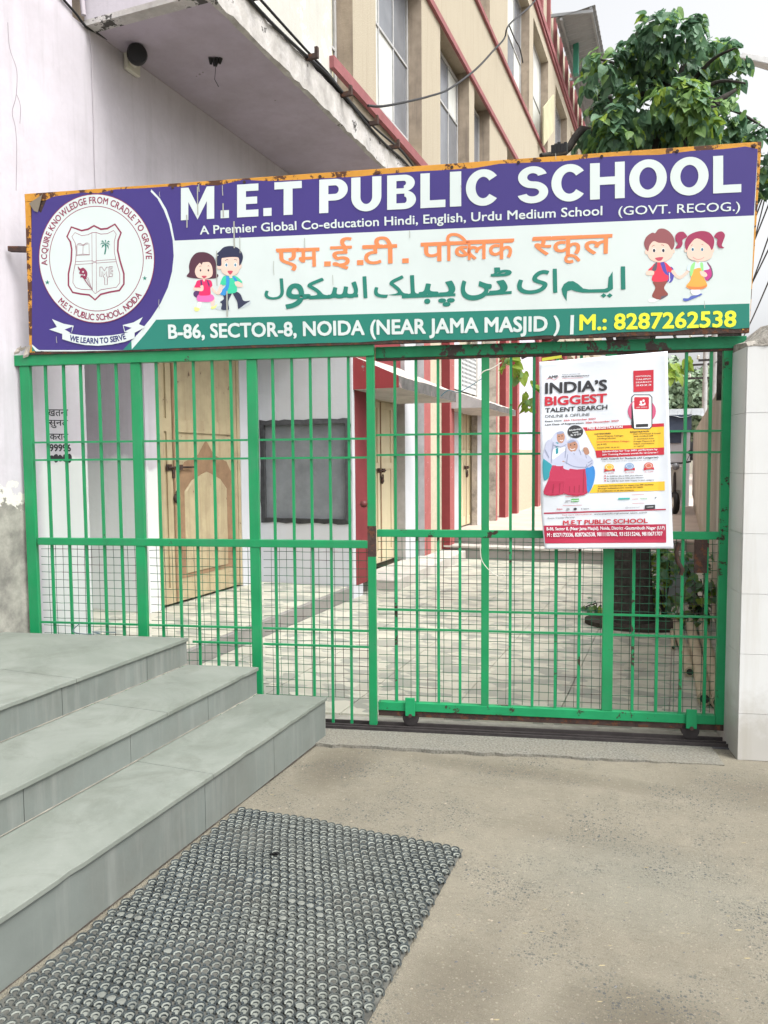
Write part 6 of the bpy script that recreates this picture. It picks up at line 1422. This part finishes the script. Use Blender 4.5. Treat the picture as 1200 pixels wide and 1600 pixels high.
for k in range(3):
    pr.line([(556, 980 + 20 * k), (568, 979 + 20 * k)], 10, QR); pr.text(('Rs 5,000 for 4th to 50th place Winners', 'Rs 2,000 for 51st to 100th place Winners', 'Rs 1,000 for each State Topper in each category')[k], 578, 988 + 20 * k, (876, 880, 970)[k], 978 + 19 * k, 10, QK, .015)
pr.text('Academic Scholarships for deserving 200 students', 500, 1070, 966, 1054, 11, QK, .015); pr.text('through Indiazakat.com worth 25 Lakhs', 500, 1090, 876, 1076, 11, QK, .015); pr.text('E-Certificates to all the students', 500, 1110, 800, 1102, 11, QK, .015)
pr.poly([(278, 1170), (344, 1167), (344, 1192), (278, 1195)], QG); pr.text('gr', 228, 1194, 276, 1192, 20, QGR, .01); pr.text('eentz', 280, 1190, 342, 1187, 13, QW, .02); pr.line([(230, 1152), (340, 1148)], 3, QR)
pr.poly([(670, 1162), (766, 1160), (766, 1174), (670, 1177)], Q('teal', (.05, .40, .38))); pr.text('meta', 785, 1176, 832, 1174, 10, QR); pr.text('Testbook', 850, 1174, 912, 1171, 11, QG, .01); pr.text('r', 975, 1168, 990, 1166, 16, QK, .04); pr.line([(780, 1136), (886, 1132)], 2.5, QR)
pr.text('fiitjee', 158, 1262, 205, 1260, 13, QR, .02); pr.ell(252, 1255, 14, 9, QGR, 12); pr.ell(312, 1254, 15, 10, QK, 12); pr.text('T learn', 360, 1260, 425, 1256, 12, QK, .01); pr.line([(208, 1226), (370, 1222)], 3, QR)
pr.poly([(890, 1222), (976, 1218), (976, 1252), (890, 1256)], QK); pr.text('CAREER', 905, 1243, 962, 1240, 9, QW); pr.text('@careersol', 728, 1248, 845, 1243, 12, QGR); pr.line([(785, 1208), (886, 1205)], 2.5, QR)
pr.text('Find more information at', 205, 1310, 450, 1302, 11, QR); pr.text('www.ampindia.org/national_talent_search', 470, 1302, 908, 1288, 11, QK, .015); pr.text('Exam Center Partner', 84, 1338, 312, 1328, 13, QK)
pr.text('M.E.T PUBLIC SCHOOL', 210, 1388, 914, 1370, 38, QR, .03)
pr.text('B-86, Sector 8, (Near Jama Masjid), Noida, District -Gautambudh Nagar (U.P)', 74, 1432, 1054, 1422, 26, QW, .02); pr.text('M : 8527173336, 8287262538, 9811107862, 9315515246, 9810671707', 78, 1486, 1036, 1474, 32, QW, .022)
# two schoolgirls
pp = pr.poly
pp([(45, 840), (110, 830), (130, 900), (100, 980), (50, 1010)], QT, True)
pp([(115, 885), (240, 885), (235, 1000), (215, 1125), (52, 1130), (95, 990)], QSC, True); pr.line([(150, 900), (125, 1120)], 7, QD); pr.line([(195, 900), (180, 1120)], 6, QD)
pp([(85, 680), (150, 690), (240, 720), (240, 880), (110, 888), (45, 830), (60, 740)], QH, True); pp([(130, 760), (235, 740), (235, 840), (130, 850)], QW, True); pp([(150, 700), (172, 700), (172, 790), (150, 800)], QT)
pp([(150, 620), (200, 605), (235, 640), (240, 700), (200, 730), (130, 720), (120, 670)], QH, True); pp([(168, 625), (212, 620), (226, 660), (205, 705), (170, 695), (160, 660)], QS, True)
pp([(195, 820), (230, 810), (242, 850), (205, 862)], QS, True); pr.line([(185, 682), (200, 688), (212, 680)], 6, QW)
pp([(235, 905), (400, 905), (412, 1122), (222, 1126), (230, 1000)], QSC, True); 
for x in (270, 310, 350, 385): pr.line([(x, 920), (x - 6, 1118)], 9, QD)
pp([(400, 900), (465, 900), (478, 980), (450, 1080), (415, 1115), (405, 1000)], QB, True)
pp([(240, 790), (330, 770), (400, 790), (462, 850), (450, 905), (390, 920), (280, 930), (215, 915), (225, 860)], QH, True); pp([(240, 690), (290, 665), (340, 690), (350, 760), (320, 800), (250, 790), (232, 740)], QH, True)
pp([(255, 695), (300, 685), (330, 710), (330, 750), (300, 782), (262, 765), (248, 730)], QS, True); pr.line([(268, 752), (288, 762), (312, 752)], 6, QW)
pp([(262, 870), (300, 840), (350, 845), (380, 860), (360, 880), (300, 875), (270, 895)], QS, True); pp([(382, 745), (415, 745), (430, 790), (400, 805), (385, 780)], QS, True)
for ex, ey in ((178, 650), (203, 646), (275, 722), (308, 718)): pr.ell(ex, ey, 6, 5, QK, 8)
pp([(160, 618), (205, 606), (218, 622), (170, 632)], QU, True); pp([(248, 700), (285, 678), (325, 690), (300, 694), (262, 708)], QU, True)
for l_ in ([(130, 700), (120, 780), (112, 870)], [(236, 740), (228, 830)], [(250, 800), (240, 880)], [(400, 800), (410, 870), (400, 915)], [(345, 760), (360, 800), (350, 840)], [(300, 790), (320, 830)], [(60, 760), (95, 830)], [(455, 850), (420, 870)]): pr.line(l_, 7, QU, smooth=True)
pr.line([(225, 860), (300, 900), (400, 905), (455, 870)], 8, QU, smooth=True); pr.line([(130, 720), (190, 740), (240, 715)], 5, QU, smooth=True)
for k in range(7): pp([(60 + 45 * k, 1130), (62 + 45 * k, 1134), (90 + 45 * k, 1133), (90 + 45 * k, 1129)], QM)
pr.build('poster_print', ps)
# strips of tape
mb = MB(); p = PF.px(862, 562); mb.prism([PF.w(p.x - .05, p.y - .008, .012), PF.w(p.x + .05, p.y + .006, .012), PF.w(p.x + .05, p.y + .020, .012), PF.w(p.x - .05, p.y + .008, .012)], [PF.w(p.x - .05, p.y - .008, .014), PF.w(p.x + .05, p.y + .006, .014), PF.w(p.x + .05, p.y + .020, .014), PF.w(p.x - .05, p.y + .008, .014)])
mb.build('tape_strip', mat('yellow_tape', (.50, .50, .05), rough=.4), ps)
